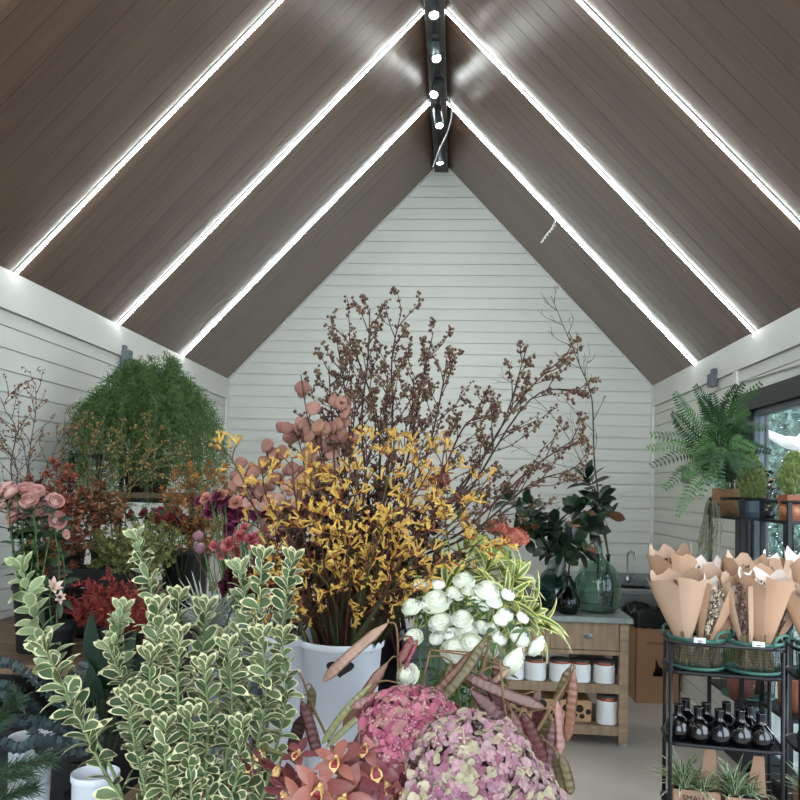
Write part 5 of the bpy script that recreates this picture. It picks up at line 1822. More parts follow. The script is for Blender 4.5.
# bare contorted twigs against the gable wall
for i, pts in enumerate([[(595, 470, 5.5), (592, 400, 5.6), (580, 366, 5.6), (566, 332, 5.6), (551, 296, 5.6)], [(588, 478, 5.5), (560, 425, 5.6), (530, 395, 5.7), (498, 374, 5.7)], [(592, 480, 5.5), (578, 440, 5.6), (572, 415, 5.6)], [(585, 480, 5.5), (550, 462, 5.6), (518, 448, 5.6), (500, 438, 5.6)],
                         [(593, 395, 5.6), (584, 360, 5.55), (590, 340, 5.5)]][:4]):
    base = V((1.05, 5.43, TH + .04))
    path = bez([base, V((1.05, 5.43, TH + .35))] + [at(*p) for p in pts], 26)
    spray('bare_branch', ['tall bare twisted branch rising up the gable wall above the magnolia', 'bare thin twig leaning from the vases toward the brown branches', 'short bare twig standing straight above the magnolia', 'low bare twig stretching behind the magnolia leaves'][i], 'branch',
          path, None, TWIGG, [.008, .005, .004, .004][i], n=[14, 10, 5, 8][i], sl=[.26, .2, .14, .15][i], ang=.9, t0=.35 if i == 0 else .4, seed=500 + i, sub2=2, curl=.6, berry=[WHT2] if i == 0 else None, nb=1, br=.005)
# ---------------------------------------------------------------- variegated euonymus in front
EUG = [mat('euonymus_green_%d' % k, c, .42, .14, 12) for k, c in enumerate(((96, 116, 74), (112, 130, 88), (80, 102, 68)))]
EUC = mat('euonymus_cream', (214, 212, 168), .45, .06, 12)
EUS = [mat('euonymus_sage', (150, 166, 124), .45, .1, 12), mat('euonymus_sage_dark', (130, 150, 110), .45, .1, 12)]
EUSE = mat('euonymus_sage_edge', (190, 198, 152), .45, .06, 12)
EUST = mat('euonymus_stem', (128, 146, 98), .55, .1, 15)
EB = V((-.52, 1.5, .52))
pail('white bucket of variegated euonymus on the front bench', EB, .125, .34, WHITEP)
_eu = [  # px path top to bottom, depth, pale?, leaf length
    ([(22, 570), (32, 610), (46, 645), (62, 690), (120, 790)], 1.62, 1, .062), ([(46, 652), (66, 690), (84, 730), (106, 775), (150, 860)], 1.34, 0, .058), ([(137, 540), (146, 572), (156, 605), (162, 660), (168, 760)], 1.62, 2, .05),
    ([(122, 612), (118, 640), (122, 675), (140, 760)], 1.58, 2, .05), ([(158, 612), (158, 650), (160, 700), (168, 800)], 1.40, 0, .052), ([(178, 640), (178, 690), (180, 740), (182, 820)], 1.36, 0, .05),
    ([(205, 612), (203, 650), (200, 690), (196, 800)], 1.52, 0, .056), ([(240, 572), (246, 610), (238, 660), (222, 790)], 1.55, 2, .054), ([(262, 560), (258, 620), (250, 680), (230, 800)], 1.48, 0, .05), ([(292, 562), (286, 600), (276, 660), (250, 800)], 1.50, 0, .05),
    ([(150, 660), (150, 700), (156, 750), (166, 830)], 1.34, 0, .048), ([(205, 670), (208, 720), (206, 770), (202, 840)], 1.34, 0, .048), ([(228, 650), (232, 700), (226, 760), (214, 840)], 1.38, 0, .048), ([(262, 640), (266, 690), (258, 740), (234, 830)], 1.40, 0, .05),
    ([(282, 640), (286, 690), (278, 740), (244, 840)], 1.44, 0, .048), ([(128, 700), (134, 740), (146, 790), (164, 850)], 1.36, 0, .046), ([(178, 600), (176, 640), (178, 700), (184, 800)], 1.56, 0, .05), ([(222, 640), (226, 670), (220, 690), (206, 800)], 1.58, 2, .048),
    ([(190, 720), (190, 760), (192, 800), (194, 860)], 1.30, 0, .046), ([(240, 730), (238, 770), (228, 810), (214, 860)], 1.34, 0, .046), ([(165, 730), (166, 770), (172, 810), (180, 860)], 1.30, 0, .046), ([(110, 650), (126, 690), (140, 740), (160, 840)], 1.5, 2, .05)]
_eo = sorted(range(len(_eu)), key=lambda i: _eu[i][0][0][0])
rg = random.Random(61)
for i, (px, Y, pale, L) in enumerate(_eu):
    base = EB + V((rg.uniform(-.06, .06), rg.uniform(-.05, .05), .02))
    P = [at(x, y, Y) for x, y in px]
    path = bez([base] + P[::-1], 40)
    base_cut = 0
    t = thing('euonymus_branch', ('grey-green euonymus branch with faint pale edges, ' if pale else 'cream-edged green euonymus branch, ') + '%s from the picture edge by the roses' % ORD[_eo.index(i)], 'branch', base, 'variegated euonymus branches')
    g = G(); g.tube(path, [.0042 - .0022 * k / len(path) for k in range(len(path))], EUST, 6); g.build('stem', t)
    g = G()
    tot = sum((path[k + 1] - path[k]).length for k in range(len(path) - 1))
    n = max(8, int(tot * .72 / .0225))
    for k in range(n):
        q = .27 + .73 * (k + .3) / n
        p, d = sub(path, q)
        o = Quaternion(d, k * 1.5708 + rg.uniform(-.35, .35)) @ d.orthogonal().normalized()
        yo = max(.5, 1 - max(0, q - .85) * 2.6)
        for sg in (-1, 1):
            dd = (o * sg + d * (.75 + (1 - yo) * 1.6) + rnd(rg, .5)).normalized()
            nv = d * .9 + V((0, -.45, .15)) + rnd(rg, .75)
            mm, ee = (rg.choice(EUS), EUSE) if pale == 1 or (pale == 2 and rg.random() < .5) else (rg.choice(EUG), EUC)
            g.leaf(p, dd, nv, L * .9 * yo * rg.uniform(.68, 1.12), L * .42 * yo * rg.uniform(.8, 1.1), mm, ee, seg=6, droop=rg.uniform(-.15, .6), peak=.55, ew=.74, fold=.13)
    for k in range(5):
        d = sub(path, .999)[1]
        s = Quaternion(d, k * 1.2566) @ d.orthogonal().normalized()
        g.leaf(path[-1], (d + s * 1.0).normalized(), d + V((0, -.5, 0)), L * .75, L * .38, EUS[0] if pale else EUG[1], EUSE if pale == 1 else EUC, seg=5, droop=-.1, peak=.58, ew=.7)
    g.build('leaves', t)

# ---------------------------------------------------------------- flat seed pods
def podmat(nm, c):
    return mat('flat_pod_' + nm, c, .38, .2, 18, spec=.6)


PDM = {'pink': podmat('pink', (178, 132, 122)), 'tan': podmat('tan', (182, 146, 124)), 'crim': podmat('crimson', (150, 72, 78)), 'brown': podmat('brown', (140, 92, 62)), 'lime': podmat('pale_green', (164, 166, 112)), 'wine': podmat('wine', (118, 62, 62)),
       'olive': podmat('olive', (118, 106, 62)), 'dark': podmat('dark', (92, 62, 48)), 'plum': podmat('plum', (126, 84, 82)), 'rust': podmat('rust', (150, 106, 82)), 'mauve': podmat('mauve', (140, 104, 92))}


def flat_pod(t, A, B, w, m, rg, lump=True):
    """long flat pod from A (stalk end) to B, with seed bumps"""
    d = (B - A); L = d.length; d.normalize()
    view = (V((0, 0, CAMH)) - A).normalized()
    n = (view + rnd(rg, .22)).normalized()
    n = (n - d * n.dot(d)).normalized()
    s = d.cross(n)
    N = 56
    g = G()
    vs, fs = [], []
    bend = rg.uniform(-.04, .04)
    for i in range(N + 1):
        q = i / N
        wv = w * 1.12 * min(1, (q / .22) ** .75) * min(1, ((1 - q) / .16) ** .6) + .0005
        c = A + d * L * q + s * (bend * L * math.sin(PI * q)) + n * (.03 * L * math.sin(PI * q))
        b = .0007 * (1 + .8 * math.sin(q * L / .0068 * PI) if .08 < q < .93 else .6)
        vs += [c - s * wv, c - s * wv * .55 + n * b * .8, c + n * b * 1.6, c + s * wv * .55 + n * b * .8, c + s * wv, c + s * wv * .55 - n * b, c - n * b * 1.4, c - s * wv * .55 - n * b]
    for i in range(N):
        for j in range(8):
            fs.append((i * 8 + j, i * 8 + (j + 1) % 8, (i + 1) * 8 + (j + 1) % 8, (i + 1) * 8 + j))
    fs += [tuple(range(8))[::-1], tuple(N * 8 + j for j in range(8))]
    g.add(vs, fs, m)
    g.build('pod', t)


_pods = [  # branch twigs px path, depth ; pods (A, B, half width px, colour, depth offset)
    ('tan twig with a long pink pod crossing the heart mark of the white bucket', [(330, 800), (395, 740), (398, 690), (397, 630), (388, 622)], 1.72, [((388, 623), (322, 682), 5.2, 'tan', -.04), ((412, 637), (400, 662), 4.5, 'crim', -.02), ((388, 662), (343, 728), 5.2, 'rust', -.03)]),
    ('arched tan twig carrying dark wine pods beside the white bucket', [(345, 800), (332, 750), (312, 705), (300, 674), (288, 672)], 1.66, [((301, 700), (318, 757), 5.5, 'wine', -.03), ((312, 686), (309, 716), 4.4, 'olive', 0), ((302, 715), (290, 755), 6.5, 'dark', .02), ((332, 745), (342, 775), 5, 'dark', .03)]),
    ('seed pod twig with a pink pod pointing at the ranunculus', [(390, 800), (392, 740), (398, 690), (402, 655)], 1.62, [((416, 688), (350, 708), 5.2, 'pink', -.03), ((372, 684), (322, 744), 3.6, 'lime', -.02), ((386, 700), (326, 748), 3.0, 'lime', -.05), ((380, 708), (342, 772), 5.5, 'wine', -.01), ((384, 716), (352, 776), 4, 'tan', .02), ((418, 640), (404, 670), 1.5, 'crim', 0)]),
    ('seed pod twig with long olive pods arching before the ranunculus', [(470, 790), (470, 740), (478, 690), (490, 640)], 1.58, [((487, 636), (440, 702), 5, 'olive', -.04), ((478, 648), (430, 700), 5.5, 'brown', -.01), ((458, 672), (545, 708), 5.5, 'mauve', -.02), ((458, 674), (530, 728), 4.5, 'olive', .0), ((470, 690), (520, 742), 6.5, 'plum', -.03)]),
    ('seed pod twig with ribbed plum pods above the hydrangea', [(520, 800), (515, 750), (505, 710), (500, 660)], 1.54, [((522, 712), (545, 765), 6.5, 'wine', -.03), ((480, 672), (522, 735), 6.5, 'plum', .01), ((512, 712), (526, 770), 6, 'mauve', -.05), ((505, 735), (516, 790), 6, 'olive', .02), ((540, 705), (532, 740), 5.5, 'wine', .04), ((548, 708), (538, 775), 5, 'olive', .03)]),
    ('tan twig at the floor side with an orange-brown pod hanging down', [(510, 800), (530, 745), (556, 700), (575, 668)], 1.52, [((574, 670), (567, 742), 5, 'rust', -.02), ((570, 667), (556, 702), 4.4, 'olive', 0), ((557, 700), (560, 756), 4.2, 'pink', .0), ((553, 722), (545, 785), 5, 'plum', -.01), ((560, 754), (571, 795), 4.8, 'olive', -.02), ((552, 750), (562, 800), 4.4, 'olive', .02), ((545, 740), (541, 800), 5.5, 'rust', .03)]),
    ('seed pod twig with papery husks beside the ranunculus stems', [(450, 800), (440, 740), (424, 690), (430, 650)], 1.64, [((500, 660), (495, 690), 5.5, 'plum', .0), ((452, 662), (440, 705), 5, 'olive', .02), ((510, 668), (480, 690), 3, 'tan', -.02), ((540, 690), (528, 712), 4, 'mauve', .0)])]
PDB = V((-.02, 1.45, .52))
pail('low grey bucket of seed pod twigs behind the hydrangeas', PDB, .115, .30, GREYP2)
for i, (lab, px, Y, pods) in enumerate(_pods):
    rg = random.Random(700 + i)
    base = PDB + V(((i - 3) * .018, (i % 3 - 1) * .03, .02))
    P = [at(x, y, Y) for x, y in px]
    path = bez([base] + P, 24)
    t = thing('flat_pod_twig', lab, 'branch', base, None)
    g = G(); g.tube(path, [.0042 - .0022 * k / len(path) for k in range(len(path))], TWIGT, 6)
    for (a, b, w, m, dy) in pods:
        A, B = at(a[0], a[1], Y + dy), at(b[0], b[1], Y + dy * 1.5 + rg.uniform(-.02, .02))
        j = min(range(6, len(path)), key=lambda q: (path[q] - A).length)
        g.tube(bez([path[j], path[j].lerp(A, .5) + V((0, 0, .006)), A], 8), .0018, TWIGT, 5)
        flat_pod(t, A, B, w * .88 / FPX * Y, PDM[m], rg)
    g.build('stem', t)

# ---------------------------------------------------------------- hydrangeas
HP = [mat('hydrangea_pink_%d' % k, c, .6, .12, 30) for k, c in enumerate(((176, 88, 116), (188, 108, 130), (158, 74, 104), (190, 120, 132), (170, 120, 118)))]
HA = [mat('hydrangea_antique_%d' % k, c, .6, .12, 30) for k, c in enumerate(((180, 142, 152), (166, 122, 138), (192, 178, 152), (176, 168, 138), (184, 154, 158), (156, 102, 122)))]
HIN = [mat('hydrangea_heart_%d' % k, c, .6, .12, 30) for k, c in enumerate(((190, 158, 152), (184, 136, 146), (180, 176, 146)))]


def floret(m, m2, seed):
    rg = random.Random(seed)
    g = G()
    for k in range(4):
        a = k * PI / 2 + rg.uniform(-.12, .12)
        el = rg.uniform(.1, .4)
        g.leaf((0, 0, 0), (math.cos(a) * math.cos(el), math.sin(a) * math.cos(el), math.sin(el)), (0, 0, 1), 1.0, 1.12, HIN[seed % 3] if seed % 2 else m, m, seg=4, droop=rg.uniform(-.2, .5), peak=.6, fold=.14, tip=.2, ew=.3)
    g.octa((0, 0, .06), .09, HA[2])
    return data_of(g, 'floret')


def hydrangea(lab, base, c, rad, mats, n, seed, fs):
    rg = random.Random(seed)
    c = V(c); base = V(base)
    t = thing('hydrangea', lab, 'flower', base, 'cut hydrangea heads')
    g = G(); g.tube(bez([base, base.lerp(c, .6) + V((.01, .01, 0)), c], 12), .0045, STEMG, 7)
    dirs = []
    for k in range(n):
        z = 1 - 1.72 * (k + .5) / n
        r = math.sqrt(max(0, 1 - z * z)); a = k * 2.39996
        dirs.append(V((r * math.cos(a), r * math.sin(a), z)))
    for k in range(0, n, 9):
        g.tube([c - V((0, 0, rad[2] * .55)), c + V([dirs[k][i] * rad[i] * .9 for i in range(3)])], .0013, STEMG, 4, False)
    g.build('stem', t)
    fm = [floret(mats[k % len(mats)], mats[(k + 2) % len(mats)], seed + k) for k in range(len(mats) * 2)]
    big = sorted(range(n), key=lambda k: dirs[k].y)[:100]
    rest = G()
    for k in range(n):
        d = dirs[k]
        lump = 1 + .07 * math.sin(d.x * 7 + seed) * math.cos(d.z * 6)
        p = c + V([d[i] * rad[i] * lump for i in range(3)]) + rnd(rg, fs * .25)
        nd = (d + rnd(rg, .55)).normalized()
        if k in big:
            put(rg.choice(fm), 'floret', t, p, aim(nd, rg.uniform(0, 6)), fs * rg.uniform(.8, 1.2))
        else:
            q = aim(nd, rg.uniform(0, 6))
            for j in range(4):
                dd = q @ V((math.cos(j * PI / 2), math.sin(j * PI / 2), .2))
                rest.leaf(p, dd, nd, fs, fs * 1.1, HIN[k % 3] if k % 2 else mats[k % len(mats)], mats[k % len(mats)], seg=3, peak=.6, droop=.2, ew=.3)
    tag(rest.build('floret_mass', t), kind='stuff')
    return t


HB_ = V((.015, 1.2, .52))
pail('low white bucket of hydrangeas on the front bench', HB_, .11, .28, WHITEP)
hydrangea('deep pink hydrangea head beside the dark orchids', HB_ + V((-.03, .03, .02)), at(410, 736, 1.34), (.088, .085, .080), HP, 540, 5, .0098)
hydrangea('large mauve and green antique hydrangea head below the plum seed pods', HB_ + V((.03, .02, .02)), at(474, 768, 1.24), (.098, .09, .080), HA, 620, 9, .0102)
hydrangea('mauve and green antique hydrangea head cut by the bottom edge, floor side', HB_ + V((.05, -.03, .02)), at(520, 800, 1.26), (.062, .07, .062), HA, 290, 14, .0100)
hydrangea('mauve antique hydrangea head cut by the bottom edge, orchid side', HB_ + V((.0, -.05, .02)), at(436, 806, 1.2), (.052, .06, .05), HA[1:], 250, 21, .0100)

# ---------------------------------------------------------------- cymbidium orchids
ORM = [mat('orchid_maroon_%d' % k, c, .42, .14, 14, spec=.5) for k, c in enumerate(((116, 52, 62), (132, 64, 70), (102, 44, 56)))]
ORC = [mat('orchid_coral_%d' % k, c, .42, .14, 14, spec=.5) for k, c in enumerate(((152, 86, 74), (136, 74, 68), (164, 102, 86)))]
ORP = [mat('orchid_dusky_%d' % k, c, .42, .14, 14, spec=.5) for k, c in enumerate(((150, 82, 84), (164, 96, 92), (136, 70, 76)))]
LIPY = mat('orchid_lip_cream', (224, 186, 120), .45, .12, 30)
LIPR = mat('orchid_lip_crimson', (146, 32, 52), .45, .12, 30)


def orchid_meshes(ms, seed):
    rg = random.Random(seed)
    g = G()
    for k, a in enumerate((90, 18, 162, -48, 228)):
        a = math.radians(a + rg.uniform(-8, 8))
        el = rg.uniform(.25, .65)
        d = V((math.cos(a) * math.cos(el), math.sin(a) * math.cos(el), math.sin(el)))
        g.leaf(V((0, 0, 0)), d, V((0, 0, 1)), rg.uniform(1.0, 1.2), .44 if k else .5, rg.choice(ms), seg=7, droop=rg.uniform(.1, .5), peak=.56, fold=.14)
    pet = data_of(g, 'orchid_petals')
    g = G()
    g.lathe((0, 0, 0), [(.06, 0), (.13, .1), (.17, .3), (.15, .42)], LIPY, 10, Matrix.Rotation(.5, 3, 'X'), ang=PI * 1.99)
    g.leaf((0, -.02, .28), (0, -.75, .35), (0, .5, .8), .48, .42, LIPR, LIPY, seg=4, droop=.7, peak=.6)
    lip = data_of(g, 'orchid_lip')
    g = G()
    g.tube(bez([V((0, .06, 0)), V((0, .10, .2)), V((0, .05, .38))], 8), [.07, .07, .065, .06, .06, .06, .065, .07, .05][:9], LIPY, 8)
    return pet, lip, data_of(g, 'orchid_column')


OM = {'m': [orchid_meshes(ORM, s) for s in (1, 2)], 'c': [orchid_meshes(ORC, s) for s in (3, 4)], 'p': [orchid_meshes(ORP, s) for s in (5, 6)]}
OBK = V((-.225, 1.25, .52))
pail('low grey bucket of cymbidium orchids on the front bench', OBK, .11, .27, GREYP2)
_os = [('maroon cymbidium orchid spike hanging toward the variegated branches', [(300, 880), (312, 800), (296, 762), (262, 748)], 1.30, [((262, 752), 24, (-.7, -.3, -.5), 'm'), ((279, 766), 26, (-.35, -.7, -.45), 'm'), ((293, 782), 25, (.1, -1, .1), 'm'), ((300, 755), 20, (-.2, -.5, .7), 'm'), ((286, 790), 24, (-.3, -.9, -.3), 'm'), ((252, 766), 18, (-.9, -.3, -.4), 'm')]),
       ('coral cymbidium orchid spike low beside the white bucket', [(330, 880), (335, 830), (330, 790), (328, 772)], 1.22, [((322, 786), 34, (-.1, -1, .25), 'c'), ((338, 764), 28, (-.2, -.5, .8), 'c'), ((344, 796), 34, (.1, -1, .3), 'c'), ((306, 798), 30, (-.5, -.8, .1), 'c')]),
       ('dusky pink cymbidium orchid spike touching the pink hydrangea', [(360, 880), (370, 830), (372, 790), (374, 755)], 1.26, [((352, 775), 30, (-.1, -.9, .4), 'c'), ((374, 768), 32, (.1, -.8, .5), 'p'), ((386, 782), 28, (.3, -1, .0), 'p'), ((368, 796), 32, (0, -1, .1), 'p'), ((392, 800), 26, (.4, -.9, .0), 'p'), ((366, 752), 26, (-.1, -.4, .9), 'p'), ((400, 790), 22, (.6, -.7, .1), 'm')])]
for i, (lab, px, Y, bl) in enumerate(_os):
    rg = random.Random(800 + i)
    base = OBK + V(((i - 1) * .04, 0, .02))
    path = bez([base] + [at(x, y, Y + .03) for x, y in px], 20)
    t = thing('orchid_spike', lab, 'flower', base, None)
    g = G(); g.tube(path, .004, mat('orchid_stem', (122, 118, 66), .5, .1), 7)
    for (p, s, f, c) in bl:
        P = at(p[0], p[1], Y)
        f = V(f).normalized()
        j = min(range(8, len(path)), key=lambda q: (path[q] - P).length)
        g.tube(bez([path[j], path[j].lerp(P, .5) + V((0, .01, .004)), P], 6), .0022, mat('orchid_stem', (122, 118, 66)), 5)
        pet, lip, col = rg.choice(OM[c])
        # petals plane faces f; blossom's own up kept near world up
        z = f; x = V((0, 0, 1)).cross(z)
        x = x.normalized() if x.length > .05 else V((1, 0, 0))
        y = z.cross(x)
        q = Matrix((x, y, z)).transposed().to_quaternion() @ Quaternion((0, 0, 1), rg.uniform(-.4, .4))
        hs = s * .95 / FPX * Y
        b = put(pet, 'bloom', t, P, q, hs)
        for me, nm in ((lip, 'lip'), (col, 'column')):
            o = bpy.data.objects.new(nm, me); COL.objects.link(o); o.parent = b
    g.build('stem', t)
# ---------------------------------------------------------------- plant rack by the side wall and the asparagus fern
t = thing('wall_rack', 'black metal rack with brown plank under the bushy asparagus fern', 'rack', (-1.7, 4.1, 0))
for (x, y, z) in ((-1.93, 3.80, 1.69), (-1.785, 3.80, 1.69), (-1.30, 3.80, 1.5), (-1.93, 4.4, 1.69), (-1.30, 4.4, 1.5)):
    g = G(); g.box((x, y, z / 2), (.022, .022, z), BLACK_METAL); g.build('post', t, smooth=False)
g = G()
for a, b in (((-1.93, 3.80, 1.68), (-1.785, 3.80, 1.68)), ((-1.93, 3.80, 1.68), (-1.93, 4.4, 1.68)), ((-1.93, 3.80, 1.46), (-1.30, 3.80, 1.46)), ((-1.30, 3.80, 1.46), (-1.30, 4.4, 1.46)), ((-1.93, 4.4, 1.46), (-1.30, 4.4, 1.46))):
    g.tube([V(a), V(b)], .011, BLACK_METAL, 4)
g.build('rail', t, smooth=False)
for z in (1.5, 1.0):
    g = G(); g.bbox((-1.91, 3.82, z - .028), (-1.31, 4.38, z), WOODD); g.build('shelf', t, smooth=False, bevel=.003)

ASP = [mat('asparagus_green_%d' % k, c, .6, .15, 14) for k, c in enumerate(((72, 108, 54), (84, 122, 60), (58, 92, 48), (104, 132, 62)))]
AP = V((-1.65, 4.08, 1.5))
t = thing('asparagus_fern', 'huge feathery asparagus fern spilling over the black rack by the side wall', 'plant', AP)
g = G(); g.lathe(AP, [(0, .003), (.10, 0), (.14, .2), (.13, .2), (.12, .17), (0, .17)], DKPOT, 26); g.build('pot', t)
rg = random.Random(17)
gs = G()
nf = 0
for k in range(270):
    a = k * 2.39996
    R = .42 * math.sqrt((k + 4) / 274) * rg.uniform(.85, 1.1)
    up = .46 - .22 * (R / .4) ** 2 + rg.uniform(-.05, .06)
    o = AP + V((rg.uniform(-.06, .06), rg.uniform(-.06, .06), .19))
    dx, dy = math.cos(a) * R * .95, math.sin(a) * R * .8
    drop = -.02 - .34 * (R / .4) * rg.random() if R > .16 else .30
    pts = [o, o + V((dx * .35, dy * .35, up * .75)), o + V((dx * .75, dy * .75, up)), o + V((dx * 1.0, dy * 1.0, up * .55)), o + V((dx * 1.12, dy * 1.12, drop))]
    if R <= .16: pts = [o, o + V((dx * .5, dy * .5, up * .5)), o + V((dx, dy, up * 1.05)), o + V((dx * 1.6, dy * 1.6, up * .9))]
    pts = [V((max(p.x, XL + .07), p.y, p.z)) for p in pts]
    path = bez(pts, 20)
    L = gs if k >= 60 else G()
    L.tube(path, [.0022 - .0015 * j / len(path) for j in range(len(path))], TWIGO, 3, False)
    for j in range(34):
        p, d = sub(path, .16 + .84 * j / 34)
        for w in range(2):
            s = (Quaternion(d, j * 2.4 + w * 2.6 + rg.uniform(-.4, .4)) @ d.orthogonal().normalized() + d * .5).normalized()
            l2 = rg.uniform(.02, .055)
            m = ASP[(k + j) % 4] if rg.random() < .6 else rg.choice(ASP)
            for q in range(6):
                pp = p + s * l2 * (q + .5) / 6
                L.needle(pp, (s * .5 + d * .3 + rnd(rg, .8)).normalized(), rg.uniform(.012, .022), .0021, m)
    if L is not gs: L.build('frond', t)
tag(gs.build('frond_mass', t), kind='stuff')

# ---------------------------------------------------------------- berry and rosehip stems
HIP = [mat('rosehip_%d' % k, c, .4, .15, 20) for k, c in enumerate(((176, 112, 76), (156, 92, 66), (180, 130, 80)))]
HIPY = [mat('yellow_berry_%d' % k, c, .4, .15, 20) for k, c in enumerate(((176, 140, 70), (158, 124, 60)))]
REDL = [mat('autumn_red_%d' % k, c, .55, .2, 14) for k, c in enumerate(((156, 82, 58), (140, 72, 54), (160, 96, 62), (118, 78, 54)))]
BRL = [mat('autumn_brown_%d' % k, c, .6, .2, 14) for k, c in enumerate(((128, 98, 56), (112, 84, 50), (146, 110, 60)))]
B1 = V((-1.78, 3.42, .93)); B2 = V((-1.5, 3.42, .93)); B3 = V((-1.22, 3.5, .93))
pail('dark bucket of rosehip stems at the wall end of the side bench', B1, .12, .33, mat('charcoal_pail', (46, 48, 50), .5))
pail('dark bucket of autumn branches beside the rosehip bucket', B2, .12, .33, mat('charcoal_pail', (46, 48, 50)))
pail('dark bucket of dark red hydrangea behind the green bush', B3, .11, .32, mat('charcoal_pail', (46, 48, 50)))


def px_path(base, px, Y, n=20):
    return bez([V(base), V(base) + V((0, 0, .32))] + [at(x, y, Y) for x, y in px], n)


for i, px in enumerate([[(12, 480), (16, 430), (4, 405), (22, 382)], [(28, 500), (30, 450), (36, 410), (35, 382)], [(40, 500), (28, 470), (22, 440), (6, 424)], [(30, 520), (46, 470), (60, 440), (70, 428)], [(14, 520), (18, 490), (14, 455), (2, 440)]]):
    spray('rosehip_branch', 'thin dark branch with tiny orange hips on the white wall, %s from the roses' % ORD[i], 'branch', px_path(B1 + V(((i - 2) * .03, 0, .02)), px, 3.4, 24), 'rosehip branches', TWIGG, .0042, n=12, sl=.17, ang=.9, t0=.42,
          berry=HIP, nb=2, br=.005, seed=900 + i, sub2=1, curl=.6, leafs=BRL, nl=2, L=.018, W=.01)
for i, px in enumerate([[(80, 500), (90, 460), (78, 420)], [(110, 500), (128, 460), (120, 428)], [(120, 500), (150, 450), (145, 420)], [(130, 490), (160, 465), (182, 448)], [(100, 500), (104, 450), (98, 425)], [(90, 500), (120, 465), (160, 462)]]):
    spray('berry_branch', 'pale stem with yellow-orange berries crossing the asparagus fern, %s from the rack post' % ORD[[0, 2, 3, 5, 1, 4][i]], 'branch', px_path(B2 + V(((i - 2.5) * .028, .03, .02)), px, 3.5, 24), 'yellow berry branches', TWIGO, .0038, n=9, sl=.13, ang=.8, t0=.5,
          berry=HIPY, nb=3, br=.005, seed=920 + i, sub2=1, curl=.5)
for i, px in enumerate([[(62, 540), (58, 500), (56, 462)], [(74, 540), (76, 510), (70, 478)], [(52, 545), (44, 520), (42, 485)], [(84, 545), (92, 515), (98, 490)], [(70, 550), (64, 525), (60, 500)], [(90, 550), (108, 525), (118, 505)], [(80, 545), (84, 520), (84, 498)], [(92, 540), (100, 520), (104, 512)]]):
    spray('autumn_branch', '%s small-leaved branch between the pink roses and the green bush, %s from the roses' % ('red' if i < 3 else 'rust-brown', ORD[[2, 3, 0, 6, 1, 7, 4, 5][i]]), 'branch', px_path(B2 + V(((i - 3.5) * .022, -.05, .02)), px, 3.15, 22), 'autumn branches', TWIGB, .0036, n=13, sl=.10, ang=.8, t0=.45,
          leafs=REDL if i in (0, 1, 2, 4) else REDL[2:] + BRL, nl=9, L=.024, W=.014, seed=940 + i, sub2=2, berry=HIP if i < 2 else None, nb=3, br=.006)
AMB = [mat('amber_leaf_%d' % k, c, .6, .2, 14) for k, c in enumerate(((188, 132, 52), (170, 112, 44), (150, 118, 56)))]
B4 = V((-1.02, 3.3, .72))
pail('grey bucket of amber foliage behind the magenta carnations', B4 + V((.12, -.4, 0)), .11, .36, GREYP2)
for i, px in enumerate([[(200, 560), (192, 510), (182, 475)], [(210, 560), (212, 510), (214, 468)], [(222, 560), (232, 510), (240, 480)], [(206, 560), (202, 515), (198, 470)], [(214, 560), (222, 520), (228, 472)], [(198, 560), (180, 520), (170, 495)]]):
    spray('amber_branch', 'feathery amber foliage stem behind the magenta carnations, %s from the asparagus fern' % ORD[[1, 3, 5, 2, 4, 0][i]], 'branch', px_path(B4 + V((.12 + (i - 2.5) * .02, -.4, .02)), px, 3.25, 22), 'amber foliage stems', TWIGO, .003, n=15, sl=.085, ang=.7, t0=.5, leafs=AMB, nl=9, L=.026, W=.008, seed=960 + i, sub2=2)

# ---------------------------------------------------------------- pink roses
RP = [mat('rose_pink_%d' % k, c, .55, .08, 20) for k, c in enumerate(((226, 178, 170), (218, 164, 158), (230, 192, 182)))]
RL = [mat('rose_leaf_%d' % k, c, .45, .15, 10) for k, c in enumerate(((52, 80, 52), (64, 94, 60), (44, 66, 46)))]
RH = [head_rose(RP, STEMG, s) for s in (1, 2, 3)]
RBu = V((-1.5, 2.78, .93))
pail('dark bucket of pink roses on the side bench', RBu, .10, .24, mat('charcoal_pail', (46, 48, 50)))
_rs = [(10, 492, 18), (24, 489, 18), (36, 491, 17), (3, 503, 18), (16, 504, 18), (29, 500, 17), (12, 516, 17), (22, 512, 17), (42, 497, 16), (34, 510, 15), (56, 501, 16), (46, 510, 15), (58, 520, 17), (66, 534, 9), (-4, 494, 17), (6, 486, 14)]
_ro = sorted(range(len(_rs)), key=lambda i: _rs[i][0])
rg = random.Random(41)
for i, (x, y, s) in enumerate(_rs):
    Y = 2.62 + rg.uniform(-.06, .06)
    f = V(((x - 22) / 40 - .1, -.7, (512 - y) / 40 + .35)).normalized()
    hs = s * .5 * 1.12 / FPX * Y
    if (x, y) == (66, 534): f = V((.9, -.3, .3))
    cut_flower('rose', '%s rose in the side bench bunch, %s counting from the picture edge' % ('small pale pink bud' if s < 10 else 'dusty pink open', ORD[_ro.index(i)]), 'flower', RBu + V((rg.uniform(-.05, .05), rg.uniform(-.05, .05), .02)),
               at(x, y, Y) - f * hs * .5, RH[i % 3], (hs, hs, hs * .95), 'pink roses', STEMG, .003, f, .03, (9, .06, .038, RL, .3, .74), 1000 + i)
LILP = [mat('lily_petal', (222, 190, 180), .5, .1, 14), mat('lily_petal_pale', (232, 214, 196), .5, .08, 14)]


